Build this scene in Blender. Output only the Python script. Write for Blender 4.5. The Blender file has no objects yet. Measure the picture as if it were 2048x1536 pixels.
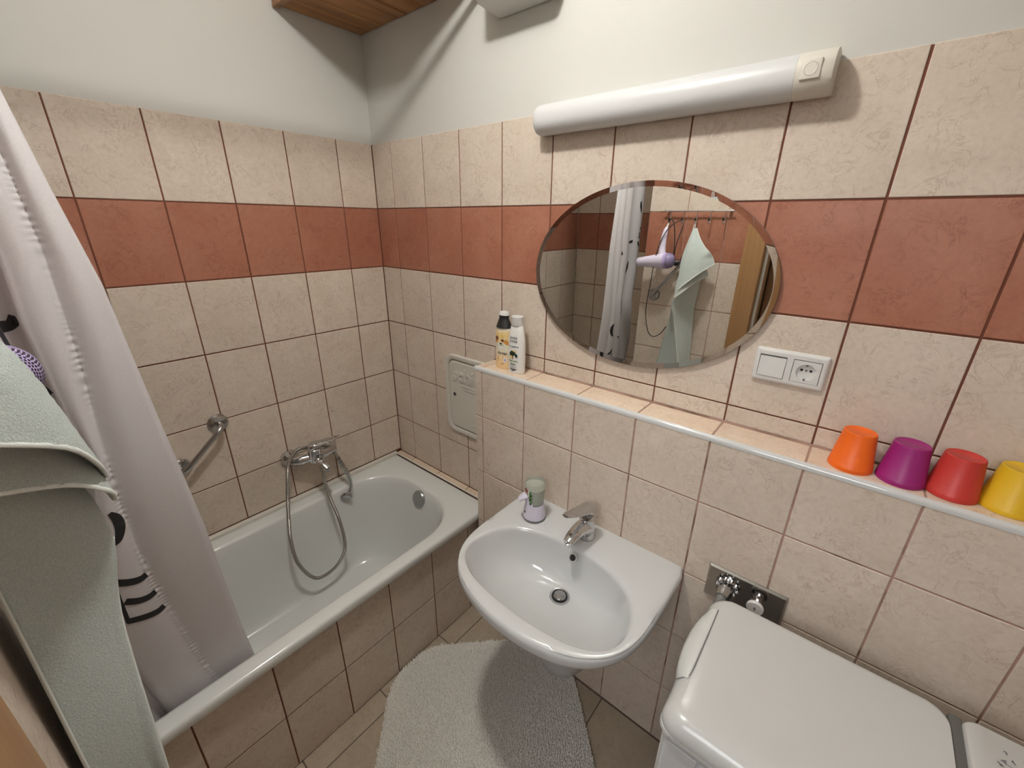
import bpy, math, random
import numpy as np
from mathutils import Vector, Matrix
random.seed(7)
S = bpy.context.scene
COL = S.collection

# ------------------------------------------------------------------ camera
cam_d = bpy.data.cameras.new('camera'); cam = bpy.data.objects.new('camera', cam_d); COL.objects.link(cam)
cam_d.sensor_width = 36.0; cam_d.lens = 36.0 * 835.9 / 2048.0; cam_d.clip_start = 0.01
R = ((0.76832646, -0.23754098, 0.59434732), (0.63997881, 0.27048765, -0.71921036), (0.01007832, 0.93295804, 0.35984402))
cam.matrix_world = Matrix(((R[0][0], R[0][1], R[0][2], 1.7351), (R[1][0], R[1][1], R[1][2], -1.1565),
                           (R[2][0], R[2][1], R[2][2], 1.6902), (0, 0, 0, 1)))
S.camera = cam
# ------------------------------------------------------------------ world, exposure
w = bpy.data.worlds.new('world'); S.world = w; w.use_nodes = True
w.node_tree.nodes['Background'].inputs[0].default_value = (0.8, 0.85, 1.0, 1); w.node_tree.nodes['Background'].inputs[1].default_value = 0.05
S.view_settings.view_transform = 'Standard'; S.view_settings.look = 'None'; S.view_settings.gamma = 1.0
S.view_settings.use_curve_mapping = False
S.view_settings.exposure = 0.42
LAMP = (1.06, -0.73, 2.575)      # bare bulb of the ceiling lamp (its mesh emits)
LAMP_EMIT = 252.0
LAMP_COL = (1.0, 0.975, 0.92)
HALL_EN = 14.0
hl = bpy.data.lights.new('hall_light', 'AREA'); hl.energy = HALL_EN; hl.size = 0.8; hl.color = (0.95, 0.97, 1.0)
hlo = bpy.data.objects.new('hall_light', hl); COL.objects.link(hlo); hlo.location = (1.76, -2.45, 2.3)
hlo.rotation_euler = (math.radians(-62), 0, 0)
hlo.rotation_euler = Vector((0, 1, -0.45)).to_track_quat('-Z', 'Y').to_euler()

# ------------------------------------------------------------------ materials
class NT:
    def __init__(s, name, rough=0.5, metal=0.0, coat=0.0, spec=0.5):
        s.m = bpy.data.materials.new(name); s.m.use_nodes = True; s.t = s.m.node_tree
        s.b = s.t.nodes['Principled BSDF']
        s.b.inputs['Roughness'].default_value = rough; s.b.inputs['Metallic'].default_value = metal
        s.b.inputs['Coat Weight'].default_value = coat; s.b.inputs['Specular IOR Level'].default_value = spec
    def n(s, ty, ins=None, **kw):
        o = s.t.nodes.new(ty)
        for k, v in kw.items(): setattr(o, k, v)
        for k, v in (ins or {}).items():
            if isinstance(v, bpy.types.NodeSocket): s.t.links.new(v, o.inputs[k])
            else: o.inputs[k].default_value = v
        return o
    def coords(s, rnd=True):
        tc = s.n('ShaderNodeTexCoord').outputs['Object']
        if not rnd: return tc
        oi = s.n('ShaderNodeObjectInfo')
        mu = s.n('ShaderNodeVectorMath', {0: oi.outputs['Location'], 1: (7.3, 5.1, 9.7)}, operation='MULTIPLY')
        return s.n('ShaderNodeVectorMath', {0: tc, 1: mu.outputs[0]}, operation='ADD').outputs[0]
    def noise(s, vec, scale, detail=3, rough=0.5, dist=0.0, out='Fac'):
        return s.n('ShaderNodeTexNoise', {'Vector': vec, 'Scale': scale, 'Detail': detail, 'Roughness': rough, 'Distortion': dist}).outputs[out]
    def math(s, op, a, b=0.0, c=0.0): return s.n('ShaderNodeMath', {0: a, 1: b, 2: c}, operation=op).outputs[0]
    def mr(s, v, a, b, c, d): return s.n('ShaderNodeMapRange', {0: v, 1: a, 2: b, 3: c, 4: d}).outputs[0]
    def mix(s, f, a, b):
        o = s.n('ShaderNodeMix', data_type='RGBA')
        for k, v in ((0, f), (6, a), (7, b)):
            if isinstance(v, bpy.types.NodeSocket): s.t.links.new(v, o.inputs[k])
            else: o.inputs[k].default_value = v if k == 0 else (*v, 1)
        return o.outputs[2]
    def base(s, v):
        if isinstance(v, bpy.types.NodeSocket): s.t.links.new(v, s.b.inputs['Base Color'])
        else: s.b.inputs['Base Color'].default_value = (*v, 1)
        return s
    def bump(s, h, strength=0.3, dist=0.001):
        s.t.links.new(s.n('ShaderNodeBump', {'Height': h, 'Strength': strength, 'Distance': dist}).outputs[0], s.b.inputs['Normal']); return s
def plain(name, c, rough=0.5, metal=0.0, coat=0.0, noise=0.0, nscale=60, spec=0.5):
    m = NT(name, rough, metal, coat, spec)
    if noise:
        v = m.coords(False); f = m.noise(v, nscale, 3)
        m.base(m.mix(f, tuple(x * (1 - noise) for x in c), tuple(min(1, x * (1 + noise)) for x in c)))
    else: m.base(c)
    return m.m
def tile_mat(name, c1, c2, vein, rough, amt=0.6, vs=15):
    m = NT(name, rough, spec=0.5); v = m.coords()
    big = m.noise(v, 6, 3, .55, .6); col = m.mix(m.mr(big, .3, .7, 0, 1), c1, c2)
    fine = m.noise(v, 90, 4, .6); col = m.mix(m.mr(fine, .3, .8, 0, .22), col, tuple(x * .72 for x in vein))
    vn = m.noise(v, vs, 6, .66, .75); d = m.math('ABSOLUTE', m.math('SUBTRACT', vn, .5))
    ln = m.mr(d, 0.0, .022, 1, 0); msk = m.mr(m.noise(v, 15, 3, .55), .36, .60, 0, 1)
    f = m.math('MULTIPLY', m.math('MULTIPLY', ln, msk), amt)
    col = m.mix(f, col, vein)
    oi = m.n('ShaderNodeObjectInfo').outputs['Random']
    hs = m.n('ShaderNodeHueSaturation', {'Color': col, 'Value': m.mr(oi, 0, 1, .965, 1.035)}).outputs[0]
    m.base(hs); m.bump(m.noise(v, 120, 2), .05, .0006)
    return m.m
M = {}
M['cream'] = tile_mat('cream_tile', (.62, .53, .44), (.70, .61, .52), (.36, .255, .19), .62, .6, 22)
M['ledge'] = tile_mat('ledge_tile', (.70, .55, .42), (.77, .64, .51), (.46, .31, .21), .13, .5)
M['terra'] = tile_mat('terracotta_tile', (.355, .135, .082), (.42, .19, .125), (.19, .06, .032), .36, .6, 22)
M['floor'] = tile_mat('floor_tile', (.38, .31, .235), (.45, .375, .29), (.25, .19, .13), .38, .5, 20)
M['grout_dark'] = plain('dark_red_grout', (.155, .052, .030), .9, noise=.2)
def grout_light():
    m = NT('pink_grout', .9); v = m.coords(False)
    f = m.mr(m.noise(v, 9, 4), .52, .62, 0, 1)
    return m.base(m.mix(f, (.40, .25, .205), (.20, .11, .075))).m
M['grout_light'] = grout_light()
M['grout_floor'] = plain('floor_grout', (.13, .10, .08), .9, noise=.2)
def plaster(name, c):
    m = NT(name, .85); v = m.coords(False)
    m.base(m.mix(m.noise(v, 2, 2), tuple(x * .975 for x in c), c)); m.bump(m.noise(v, 90, 4), .12, .002); return m.m
M['plaster'] = plaster('white_plaster', (.592, .587, .553))
M['ceiling'] = plaster('ceiling_paint', (.87, .865, .84))
M['white_gloss'] = plain('white_ceramic', (.585, .597, .595), .07, coat=.4, spec=.6)
M['enamel'] = plain('white_enamel', (.70, .715, .70), .12, coat=.3)
M['white_plastic'] = plain('white_plastic', (.68, .675, .66), .35)
M['cream_plastic'] = plain('cream_plastic', (.66, .63, .56), .4)
M['lamp_diffuser'] = plain('satin_diffuser', (.60, .605, .61), .33)
M['hatch_plastic'] = plain('grey_white_plastic', (.60, .575, .52), .45)
M['chrome'] = plain('chrome', (.62, .62, .63), .08, 1.0)
M['steel_hose'] = plain('steel_hose', (.42, .40, .37), .28, 1.0)
M['chrome_dull'] = plain('dull_chrome', (.48, .48, .48), .22, 1.0)
M['dark'] = plain('dark_hole', (.012, .011, .012), .5)
M['black_rubber'] = plain('black_rubber', (.015, .015, .016), .45)
M['grey_rubber'] = plain('grey_rubber', (.20, .20, .195), .6)
M['mirror'] = plain('mirror_glass', (.86, .88, .86), .0, 1.0)
M['mirror_edge'] = plain('mirror_bevel', (.74, .73, .71), .02, 1.0)
M['machine'] = plain('machine_enamel', (.54, .543, .528), .24, coat=.15)
M['machine_side'] = plain('machine_side', (.55, .55, .55), .35)
M['ink'] = plain('black_ink', (.012, .012, .014), .5)
M['ink_grey'] = plain('grey_ink', (.14, .145, .17), .5)
M['orange'] = plain('orange_plastic', (.83, .135, .008), .42, noise=.04)
M['purple'] = plain('purple_plastic', (.285, .012, .15), .42, noise=.04)
M['red'] = plain('red_plastic', (.50, .035, .028), .42, noise=.04)
M['yellow'] = plain('yellow_plastic', (.70, .43, .015), .42, noise=.04)
M['lilac'] = plain('lilac_plastic', (.50, .40, .70), .33)
M['lilac_pale'] = plain('pale_lilac_plastic', (.72, .66, .82), .33)
M['disp'] = plain('dispenser_plastic', (.66, .63, .74), .3)
M['disp_base'] = plain('dispenser_base', (.16, .16, .17), .4)
def glassy(name, c, rough=.15, tr=.75):
    m = NT(name, rough); m.base(c); m.b.inputs['Transmission Weight'].default_value = tr; m.b.inputs['IOR'].default_value = 1.35; return m.m
M['soap_cart'] = glassy('translucent_cartridge', (.86, .89, .83), .2, .8)
M['leafgreen'] = plain('green_print', (.09, .22, .035), .5)
M['label_red'] = plain('red_print', (.42, .10, .09), .5)
M['label_white'] = plain('white_print', (.82, .82, .78), .5)
def wood(name, c1, c2, axis=1, sc=1.0):
    m = NT(name, .42); v = m.coords()
    st = [28 * sc, 28 * sc, 28 * sc]; st[axis] = 1.6
    vv = m.n('ShaderNodeVectorMath', {0: v, 1: tuple(st)}, operation='MULTIPLY').outputs[0]
    f = m.noise(vv, 1.0, 5, .6, .8); oi = m.n('ShaderNodeObjectInfo').outputs['Random']
    hs = m.n('ShaderNodeHueSaturation', {'Color': m.mix(m.mr(f, .3, .7, 0, 1), c1, c2), 'Value': m.mr(oi, 0, 1, .75, 1.25)}).outputs[0]
    m.base(hs); m.bump(f, .1, .001); return m.m
M['wood_box'] = wood('larch_boards', (.17, .065, .022), (.44, .22, .075), 1, .8)
M['wood_door'] = wood('oak_veneer', (.27, .14, .055), (.35, .19, .08), 2)
M['wood_leaf'] = wood('dark_veneer', (.20, .10, .04), (.25, .13, .055), 2)
def cloth(name, c, bs, bstr, sheen=.4, transl=0.0, c2=None, dist=.002, detail=5):
    m = NT(name, .95, spec=.15); v = m.coords(False)
    f = m.noise(v, bs, detail, .65, .4)
    m.base(m.mix(m.mr(f, .3, .75, 0, 1), c2 or tuple(x * .86 for x in c), c))
    m.b.inputs['Sheen Weight'].default_value = sheen
    m.bump(f, bstr, dist)
    if transl:
        tb = m.n('ShaderNodeBsdfTranslucent', {'Color': (*c, 1)})
        ms = m.n('ShaderNodeMixShader', {0: transl}); m.t.links.new(m.b.outputs[0], ms.inputs[1]); m.t.links.new(tb.outputs[0], ms.inputs[2])
        m.t.links.new(ms.outputs[0], m.t.nodes['Material Output'].inputs[0])
    return m.m
M['towel'] = cloth('terry_towel', (.72, .795, .765), 400, 1.0, .3, c2=(.53, .605, .58), dist=.004)
M['towel_hem'] = cloth('towel_hem', (.78, .83, .80), 700, .4, .2)
M['curtain'] = cloth('curtain_fabric', (.76, .735, .75), 500, .12, .1, .2, dist=.0006, detail=2)
M['rug'] = cloth('rug_base', (.60, .56, .50), 200, .6)
M['rug_pile'] = cloth('rug_pile', (.93, .90, .85), 60, .1, .3, c2=(.84, .80, .74))
M['skin_white'] = plain('bottle_white', (.82, .81, .78), .3)
M['bottle_cream'] = plain('bottle_cream', (.83, .77, .62), .3)
def argan():
    m = NT('argan_label', .35); v = m.coords(False)
    sp = m.n('ShaderNodeSeparateXYZ', {0: v}); z = sp.outputs[2]
    n = m.noise(v, 40, 3)
    c = m.mix(m.mr(z, .035, .075, 1, 0), (.80, .76, .62), (.86, .62, .33))
    c = m.mix(m.math('MULTIPLY', m.mr(z, .085, .10, 0, 1), m.mr(n, .35, .6, .4, 1)), c, (.80, .56, .18))
    c = m.mix(m.mr(z, .128, .15, 0, 1), c, (.80, .76, .66)); return m.base(c).m
M['argan'] = argan()
M['brown_print'] = plain('brown_print', (.16, .04, .015), .5)
M['orange_print'] = plain('orange_print', (.62, .27, .06), .5)
M['tree_print'] = plain('tree_print', (.015, .04, .02), .5)
M['gold_print'] = plain('gold_print', (.80, .58, .25), .5)
def emit(name, c, s):
    m = NT(name); m.base(c); m.b.inputs['Emission Color'].default_value = (*c, 1); m.b.inputs['Emission Strength'].default_value = s; return m.m
M['bulb'] = emit('lit_bulb', LAMP_COL, LAMP_EMIT)

# ------------------------------------------------------------------ mesh helpers
def cat(pts, n=6, closed=False):
    P = [Vector(p) for p in pts]; out = []; L = len(P)
    rng = range(L) if closed else range(L - 1)
    for i in rng:
        if closed: a, b, c, d = P[i - 1], P[i], P[(i + 1) % L], P[(i + 2) % L]
        else: a, b, c, d = P[max(i - 1, 0)], P[i], P[i + 1], P[min(i + 2, L - 1)]
        for k in range(n):
            t = k / n
            out.append(.5 * ((2 * b) + (c - a) * t + (2 * a - 5 * b + 4 * c - d) * t * t + (3 * b - a - 3 * c + d) * t ** 3))
    if not closed: out.append(P[-1])
    return out
class B:
    def __init__(s): s.v = []; s.f = []
    def add(s, V, F):
        o = len(s.v); s.v += [tuple(x) for x in V]; s.f += [tuple(i + o for i in f) for f in F]; return s
    def box(s, a, b, bev=0.0):
        x0, y0, z0 = a; x1, y1, z1 = b
        if bev <= 0:
            V = [(x, y, z) for x in (x0, x1) for y in (y0, y1) for z in (z0, z1)]
            return s.add(V, [(0, 1, 3, 2), (4, 6, 7, 5), (0, 4, 5, 1), (2, 3, 7, 6), (0, 2, 6, 4), (1, 5, 7, 3)])
        return s.rrect(a, b, bev, min(bev, (z1 - z0) / 2.01))
    def rrect(s, a, b, r, e, seg=4, es=3):
        """box with corners of radius r in plan and edges rounded by e at top and bottom"""
        x0, y0, z0 = a; x1, y1, z1 = b; rings = []
        lv = [(e * (1 - math.cos(t * math.pi / 2 / es)), e * (1 - math.sin(t * math.pi / 2 / es))) for t in range(es + 1)]
        # (height from end, inset)
        bot = [(z0 + h, i) for h, i in lv]; top = [(z1 - h, i) for h, i in reversed(lv)]
        for z, i in bot + top: rings.append([(px, py, z) for px, py in rr2(x0 + i, y0 + i, x1 - i, y1 - i, max(r - i, 1e-4), seg)])
        return s.rings(rings, True, True)
    def rings(s, rings, cap0=False, cap1=False, closed=True):
        n = len(rings[0]); V = [p for r in rings for p in r]; F = []
        for j in range(len(rings) - 1):
            for i in range(n if closed else n - 1):
                k = (i + 1) % n; F.append((j * n + i, j * n + k, (j + 1) * n + k, (j + 1) * n + i))
        if cap0: F.append(tuple(reversed(range(n))))
        if cap1: F.append(tuple(range((len(rings) - 1) * n, len(rings) * n)))
        return s.add(V, F)
    def lathe(s, prof, c=(0, 0, 0), axis=(0, 0, 1), n=32, sx=1.0, sy=1.0, cap0=True, cap1=True):
        q = Vector((0, 0, 1)).rotation_difference(Vector(axis)); c = Vector(c)
        rings = [[c + q @ Vector((r * sx * math.cos(2 * math.pi * i / n), r * sy * math.sin(2 * math.pi * i / n), h)) for i in range(n)] for r, h in prof]
        return s.rings(rings, cap0, cap1)
    def tube(s, pts, r, n=12, sub=6, flat=None, up=(0, 0, 1), caps=True):
        """r: radius or list per control point; flat: list/number b radius along up"""
        m = len(pts); ra = r if isinstance(r, (list, tuple)) else [r] * m
        rb = flat if isinstance(flat, (list, tuple)) else ([flat] * m if flat else ra)
        P = cat(pts, sub) if sub > 1 else [Vector(p) for p in pts]
        A = [Vector((ra[i], rb[i], 0)) for i in range(m)]; A = cat(A, sub) if sub > 1 else A
        rings = []; side = None
        for i, p in enumerate(P):
            t = (P[min(i + 1, len(P) - 1)] - P[max(i - 1, 0)]).normalized()
            if side is None:
                u = Vector(up); side = t.cross(u)
                if side.length < 1e-3: side = t.cross(Vector((1, 0, 0)))
            else: side = side - t * side.dot(t)
            side.normalize(); u = side.cross(t).normalized()
            rings.append([p + side * (A[i].x * math.cos(2 * math.pi * k / n)) + u * (A[i].y * math.sin(2 * math.pi * k / n)) for k in range(n)])
        return s.rings(rings, caps, caps)
    def grid(s, rows, wrap=False):
        return s.rings(rows, closed=wrap)
    def build(s, name, mat, parent=None, smooth=True, angle=35, solid=0.0, sub=0):
        me = bpy.data.meshes.new(name); me.from_pydata([tuple(v) for v in s.v], [], s.f); me.materials.append(M[mat] if isinstance(mat, str) else mat)
        me.validate(); me.update()
        import bmesh
        bm = bmesh.new(); bm.from_mesh(me); bmesh.ops.recalc_face_normals(bm, faces=bm.faces); bm.to_mesh(me); bm.free()
        o = bpy.data.objects.new(name, me); COL.objects.link(o)
        if smooth:
            me.polygons.foreach_set('use_smooth', [True] * len(me.polygons))
            try: me.set_sharp_from_angle(angle=math.radians(angle))
            except Exception: pass
        if sub:
            md = o.modifiers.new('sub', 'SUBSURF'); md.levels = md.render_levels = sub
        if solid:
            md = o.modifiers.new('solid', 'SOLIDIFY'); md.thickness = solid; md.offset = 0
        if parent: par(o, parent)
        return o
def rr2(x0, y0, x1, y1, r, seg=4):
    out = []; r = min(r, (x1 - x0) / 2 - 1e-5, (y1 - y0) / 2 - 1e-5)
    for cx, cy, a0 in ((x1 - r, y1 - r, 0), (x0 + r, y1 - r, 90), (x0 + r, y0 + r, 180), (x1 - r, y0 + r, 270)):
        for k in range(seg + 1):
            a = math.radians(a0 + 90 * k / seg); out.append((cx + r * math.cos(a), cy + r * math.sin(a)))
    return out
WL = {}
def par(o, p):
    """parent o (mesh data in world coordinates) to p, an Empty or a part"""
    o.parent = p
    wl_ = WL.get(p.name, p.location if not p.parent else Vector((0, 0, 0)))
    o.matrix_parent_inverse = Matrix.Translation(-Vector(wl_))
def thing(name, label, cat_, loc, group=None):
    o = bpy.data.objects.new(name, None); COL.objects.link(o); o.location = loc; o.empty_display_size = .05
    return tag(o, label, cat_, group)
def tag(o, label, cat_, group=None):
    o['label'] = label; o['category'] = cat_
    if group: o['group'] = group
    return o
def struct(o, label=None):
    o['kind'] = 'structure'
    if label: o['label'] = label
    return o
def outline_panel(bb, outline, y0, y1, flip=False):
    """prism: outline list of (x,z) extruded from y0 to y1"""
    bb.rings([[(x, y0, z) for x, z in outline], [(x, y1, z) for x, z in outline]], True, True); return bb
def text_mesh(body, size, font_scale=1.0, bold=0.0):
    cu = bpy.data.curves.new('t', 'FONT'); cu.body = body; cu.size = size; cu.offset = bold; cu.align_x = 'CENTER'; cu.align_y = 'CENTER'; cu.resolution_u = 3
    ob = bpy.data.objects.new('t', cu); COL.objects.link(ob)
    dg = bpy.context.evaluated_depsgraph_get(); me = bpy.data.meshes.new_from_object(ob.evaluated_get(dg))
    V = [tuple(v.co) for v in me.vertices]; F = [tuple(p.vertices) for p in me.polygons]
    bpy.data.objects.remove(ob); bpy.data.curves.remove(cu); bpy.data.meshes.remove(me)
    return V, F

# ------------------------------------------------------------------ tiles
TG = 0.0042; TT = 0.008; tile_cache = {}
def tile_mesh(wd, ht, mat, bev=.0013):
    k = (round(wd, 4), round(ht, 4), mat)
    if k in tile_cache: return tile_cache[k]
    a, b = wd / 2, ht / 2; V = []
    for (i, y) in ((0, TT), (0, bev * .8), (bev, 0)):
        V += [(-a + i, y, -b + i), (a - i, y, -b + i), (a - i, y, b - i), (-a + i, y, b - i)]
    F = [(8, 9, 10, 11)]
    for j in (0, 4):
        for q in range(4):
            r_ = (q + 1) % 4; F.append((j + q, j + r_, j + 4 + r_, j + 4 + q))
    me = bpy.data.meshes.new('tile'); me.from_pydata(V, [], F); me.materials.append(M[mat]); me.update()
    tile_cache[k] = me; return me
FR = {'-y': (0, 0, 0), '+x': (0, 0, math.pi / 2), '+y': (0, 0, math.pi), '-x': (0, 0, -math.pi / 2), '+z': (-math.pi / 2, 0, 0)}
def tile(parent, face, c, wd, ht, mat):
    """c: centre of the tile face"""
    o = bpy.data.objects.new('tile', tile_mesh(wd, ht, mat)); COL.objects.link(o)
    o.rotation_euler = FR[face]; o.location = Vector(c) + Vector((random.uniform(-.0002, .0002),) * 3)
    o.parent = parent; return o
def tile_field(parent, face, d, us, vs, matf, skip=None):
    for i in range(len(us) - 1):
        for j in range(len(vs) - 1):
            u0, u1 = sorted((us[i], us[i + 1])); v0, v1 = sorted((vs[j], vs[j + 1]))
            wd, ht = u1 - u0 - TG, v1 - v0 - TG
            if wd < .004 or ht < .004: continue
            uc, vc = (u0 + u1) / 2, (v0 + v1) / 2
            if skip and skip(u0, u1, v0, v1): continue
            c = {'y': (uc, d, vc), 'x': (d, uc, vc), 'z': (uc, vc, d)}[face[1]]
            tile(parent, face, c, wd, ht, matf(vc) if callable(matf) else matf)
Z0, Z1, Z2, Z3, Z4, Z5 = 1.99, 1.7415, 1.4962, 1.2432, .9902, .7372
H = 2.66; ZT = Z0 + TG / 2
wm_ = lambda v: 'terra' if Z2 < v < Z1 else 'cream'
def shell(name, a, b, mat='plaster'): return struct(B().box(a, b).build(name, mat, smooth=False))
def grout(parent, a, b, mat='grout_dark'):
    o = B().box(a, b).build('grout', mat, smooth=False); o.parent = parent; return o
G = .0022   # grout recess
# back wall (mirror wall), face y = 0
wb = shell('wall_back', (-.15, .004, 0), (2.35, .12, H))
grout(wb, (-.0045, G, .45), (.70, .0045, Z0 - .001)); grout(wb, (.69, G, 1.15), (2.35, .0045, Z0 - .001))
xs = [0] + [.126 + .2 * i for i in range(12)]
xs = xs[:12] + [2.326, 2.35]
tile_field(wb, '-y', 0, xs, [ZT, Z1, Z2, Z3], wm_)
tile_field(wb, '-y', 0, [.69] + [x for x in xs if x > .7], [Z3, 1.1935], wm_)
tile_field(wb, '-y', 0, [x for x in xs if x < .7] + [.692], [Z3, Z4, Z5, .5285], wm_)
# left wall, face x = 0
wl = shell('wall_left', (-.15, -1.88, 0), (-.004, .004, H))
grout(wl, (-.0045, -1.7565, .45), (-G, .0045, Z0 - .001))
ys = [0] + [-(.1608 + .2 * i) for i in range(8)] + [-1.7565]
tile_field(wl, '+x', 0, ys, [ZT, Z1, Z2, Z3, Z4, Z5, .54], wm_)
# alcove end wall, face y = -1.7565
wa = shell('wall_alcove', (-.15, -1.88, 0), (.86, -1.7605, H))
grout(wa, (0, -1.7610, .45), (.7394, -1.7565 - G, Z0 - .001))
tile_field(wa, '+y', -1.7565, [0, .1739, .3739, .5739, .7394], [ZT, Z1, Z2, Z3, Z4, Z5, .54], wm_)
# hook wall beside the door, face y = -1.273, and its return into the alcove, face x = .7394
wf = shell('wall_front', (.7434, -1.7606, 0), (1.31, -1.277, H))
grout(wf, (.7394, -1.2775, 0), (1.247, -1.273 - G, Z0 - .001), 'grout_light'); grout(wf, (.7394 + G, -1.757, 0), (.7439, -1.274, Z0 - .001))
tile_field(wf, '+y', -1.273, [.7394, .9435, 1.1435, 1.247], [ZT, Z1, Z2, Z3, Z4, Z5, .4842, .2312, 0], wm_)
tile_field(wf, '-x', .7394, [-1.273, -1.473, -1.673, -1.7565], [ZT, Z1, Z2, Z3, Z4, Z5, .4842, .2312, 0], wm_)
shell('wall_over_door', (1.31, -1.46, 2.03), (2.35, -1.277, H))
wd2 = shell('wall_door_side', (2.12, -1.46, 0), (2.50, -1.277, 2.03))
grout(wd2, (2.19, -1.2775, 0), (2.35, -1.273 - G, Z0 - .001)); tile_field(wd2, '+y', -1.273, [2.195, 2.35], [ZT, Z1, Z2, Z3, Z4, Z5, .4842, .2312, 0], wm_)
# right wall
wr = shell('wall_right', (2.354, -1.3, 0), (2.50, .12, H)); grout(wr, (2.35 + G, -1.277, 0), (2.3545, 0, Z0 - .001))
tile_field(wr, '-x', 2.35, [0, -.2, -.4, -.6, -.8, -1.0, -1.2, -1.273], [ZT, Z1, Z2, Z3, Z4, Z5, .4842, .2312, 0], wm_)
# half-height wall with the ledge, face y = -.112
wh = struct(B().box((.694, -.108, 0), (2.35, -.001, 1.185)).build('wall_half', 'grout_light', smooth=False))
grout(wh, (.692, -.112 + G, 0), (2.352, -.1075, 1.184), 'grout_light'); grout(wh, (.692, -.108, 1.184), (2.352, 0, 1.193 - G), 'grout_light'); grout(wh, (.692, -.006, 1.185), (2.352, .002, 1.1955), 'grout_light')
cx_ = [.69] + [.726 + .2 * i for i in range(9)]
cx_ = cx_[:9] + [2.35]
tile_field(wh, '-y', -.112, cx_, [1.1815, .9946, .749, .5023, .2591, .004], 'cream')
tile_field(wh, '+z', 1.193, cx_, [-.1035, -.004], 'ledge')
tile_field(wh, '-x', .69, [-.112, 0], [1.185, .9946, .749, .5023], 'cream')
# ledge edge trim
P = []
for k in range(7):
    a = math.pi / 2 * k / 6; P.append((-.1035 - .0098 * math.sin(a), 1.1835 + .0102 * math.cos(a)))
P += [(-.1133, 1.179), (-.106, 1.179), (-.1035, 1.182)]
tr = B().rings([[(x, y, z) for y, z in P] for x in (.688, 2.35)], True, True).build('trim_1', 'white_gloss', angle=50); struct(tr, 'white plastic edge trim along the front of the tiled ledge')
# floor
fl = shell('floor', (-.15, -3.4, -.1), (2.75, .12, -.004), 'grout_floor')
grout(fl, (0, -3.3, -.005), (2.6, 0, -.0016), 'grout_floor')
fx = [.447, .743, 1.0385, 1.335, 1.631, 1.927, 2.223, 2.519]; fy = [-.04 - .3 * i for i in range(5)]
tile_field(fl, '+z', 0, fx, [-.112] + fy[1:] + [-1.54], 'floor', skip=lambda u0, u1, a, b: u1 < .66)
# ceiling
shell('ceiling', (-.15, -3.4, H), (2.75, .12, H + .1), 'ceiling')
# hallway beyond the door
shell('wall_hall_left', (.6, -3.4, 0), (.75, -1.7606, H)); shell('wall_hall_right', (2.6, -3.4, 0), (2.75, -1.3, H)); shell('wall_hall_end', (.6, -3.4, 0), (2.75, -3.25, H))
# door frame
dr = struct(thing('door_1', 'oak veneer door frame beside the row of hooks', 'door', (1.29, -1.29, 0)))
del dr['category']
B().box((1.243, -1.275, 0), (1.335, -1.252, 2.03), .004).build('casing', 'wood_door', dr); B().box((2.10, -1.275, 0), (2.19, -1.252, 2.03), .004).build('casing', 'wood_door', dr)
B().box((1.247, -1.275, 1.985), (2.19, -1.252, 2.075), .004).build('casing', 'wood_door', dr)
B().box((1.31, -1.47, 0), (1.34, -1.27, 2.03), .003).build('jamb', 'wood_door', dr); B().box((2.09, -1.47, 0), (2.12, -1.27, 2.03), .003).build('jamb', 'wood_door', dr)
B().box((1.338, -1.30, 0), (1.350, -1.288, 1.98), .002).build('door_seal', 'white_plastic', dr)
B().box((1.345, -2.22, .01), (1.385, -1.475, 1.99), .003).build('door_leaf', 'wood_leaf', dr)

# boxed duct clad in boards, in the corner under the ceiling
bx = struct(B().box((.0, -.318, 2.372), (.612, .004, H)).build('trim_2', 'wood_box', smooth=False), 'duct box clad in larch boards in the ceiling corner')
xx = 0.001
for k, wd in enumerate((.088, .062, .095, .048, .088, .060, .092, .078)):
    o = B().box((xx - .31, -.3, 0), (xx + wd - .002 - .31, 0, .011), .0025).build('board', 'wood_box'); o.location = (.31, 0, 2.361 - .001 * (k % 2)); o.parent = bx; xx += wd
for j in range(3):
    o = B().box((0, -.011, 0), (.623, 0, .097), .002).build('board', wood('board_%d' % j, (.28, .11, .035), (.46, .22, .08), 0)); o.location = (.001, -.318, 2.362 + .0995 * j); o.parent = bx
    o = B().box((0, -.316, 0), (.011, 0, .097), .002).build('board', 'wood_box'); o.location = (.613, -.001, 2.362 + .0995 * j); o.parent = bx
o = B().box((0, -.022, 0), (.625, 0, .012), .003).build('corner_strip', 'wood_box'); o.location = (0.001, -.308, 2.351); o.parent = bx

# ------------------------------------------------------------------ bathtub
tub = thing('bathtub', 'white enamelled built-in bathtub behind tiled front', 'bathtub', (.35, -.9, 0))
def circ_rr(x0, y0, x1, y1, r, seg=14): return rr2(x0, y0, x1, y1, r, seg)
RZ = .525; rings = []
X0, X1, Y0, Y1 = .012, .690, -1.748, -.038
def rg(x0, y0, x1, y1, r, z): rings.append([(x, y, z) for x, y in circ_rr(x0, y0, x1, y1, r)])
rg(X0 + .012, Y0 + .012, X1 - .013, Y1 - .012, .004, RZ - .036)
rg(X0, Y0, X1 - .003, Y1, .006, RZ - .034); rg(X0, Y0, X1, Y1, .007, RZ - .024); rg(X0, Y0, X1, Y1, .008, RZ - .010); rg(X0 + .003, Y0 + .003, X1 - .003, Y1 - .003, .008, RZ - .003)
rg(X0 + .010, Y0 + .01, X1 - .010, Y1 - .010, .01, RZ)
IN = (.078, -1.665, .633, -.139)
def lerp(a, b, t): return a + (b - a) * t
rg(IN[0] - .012, IN[1] - .012, IN[2] + .010, IN[3] + .012, .215, RZ - .001)
BT = (.185, -1.36, .520, -.36)
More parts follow.
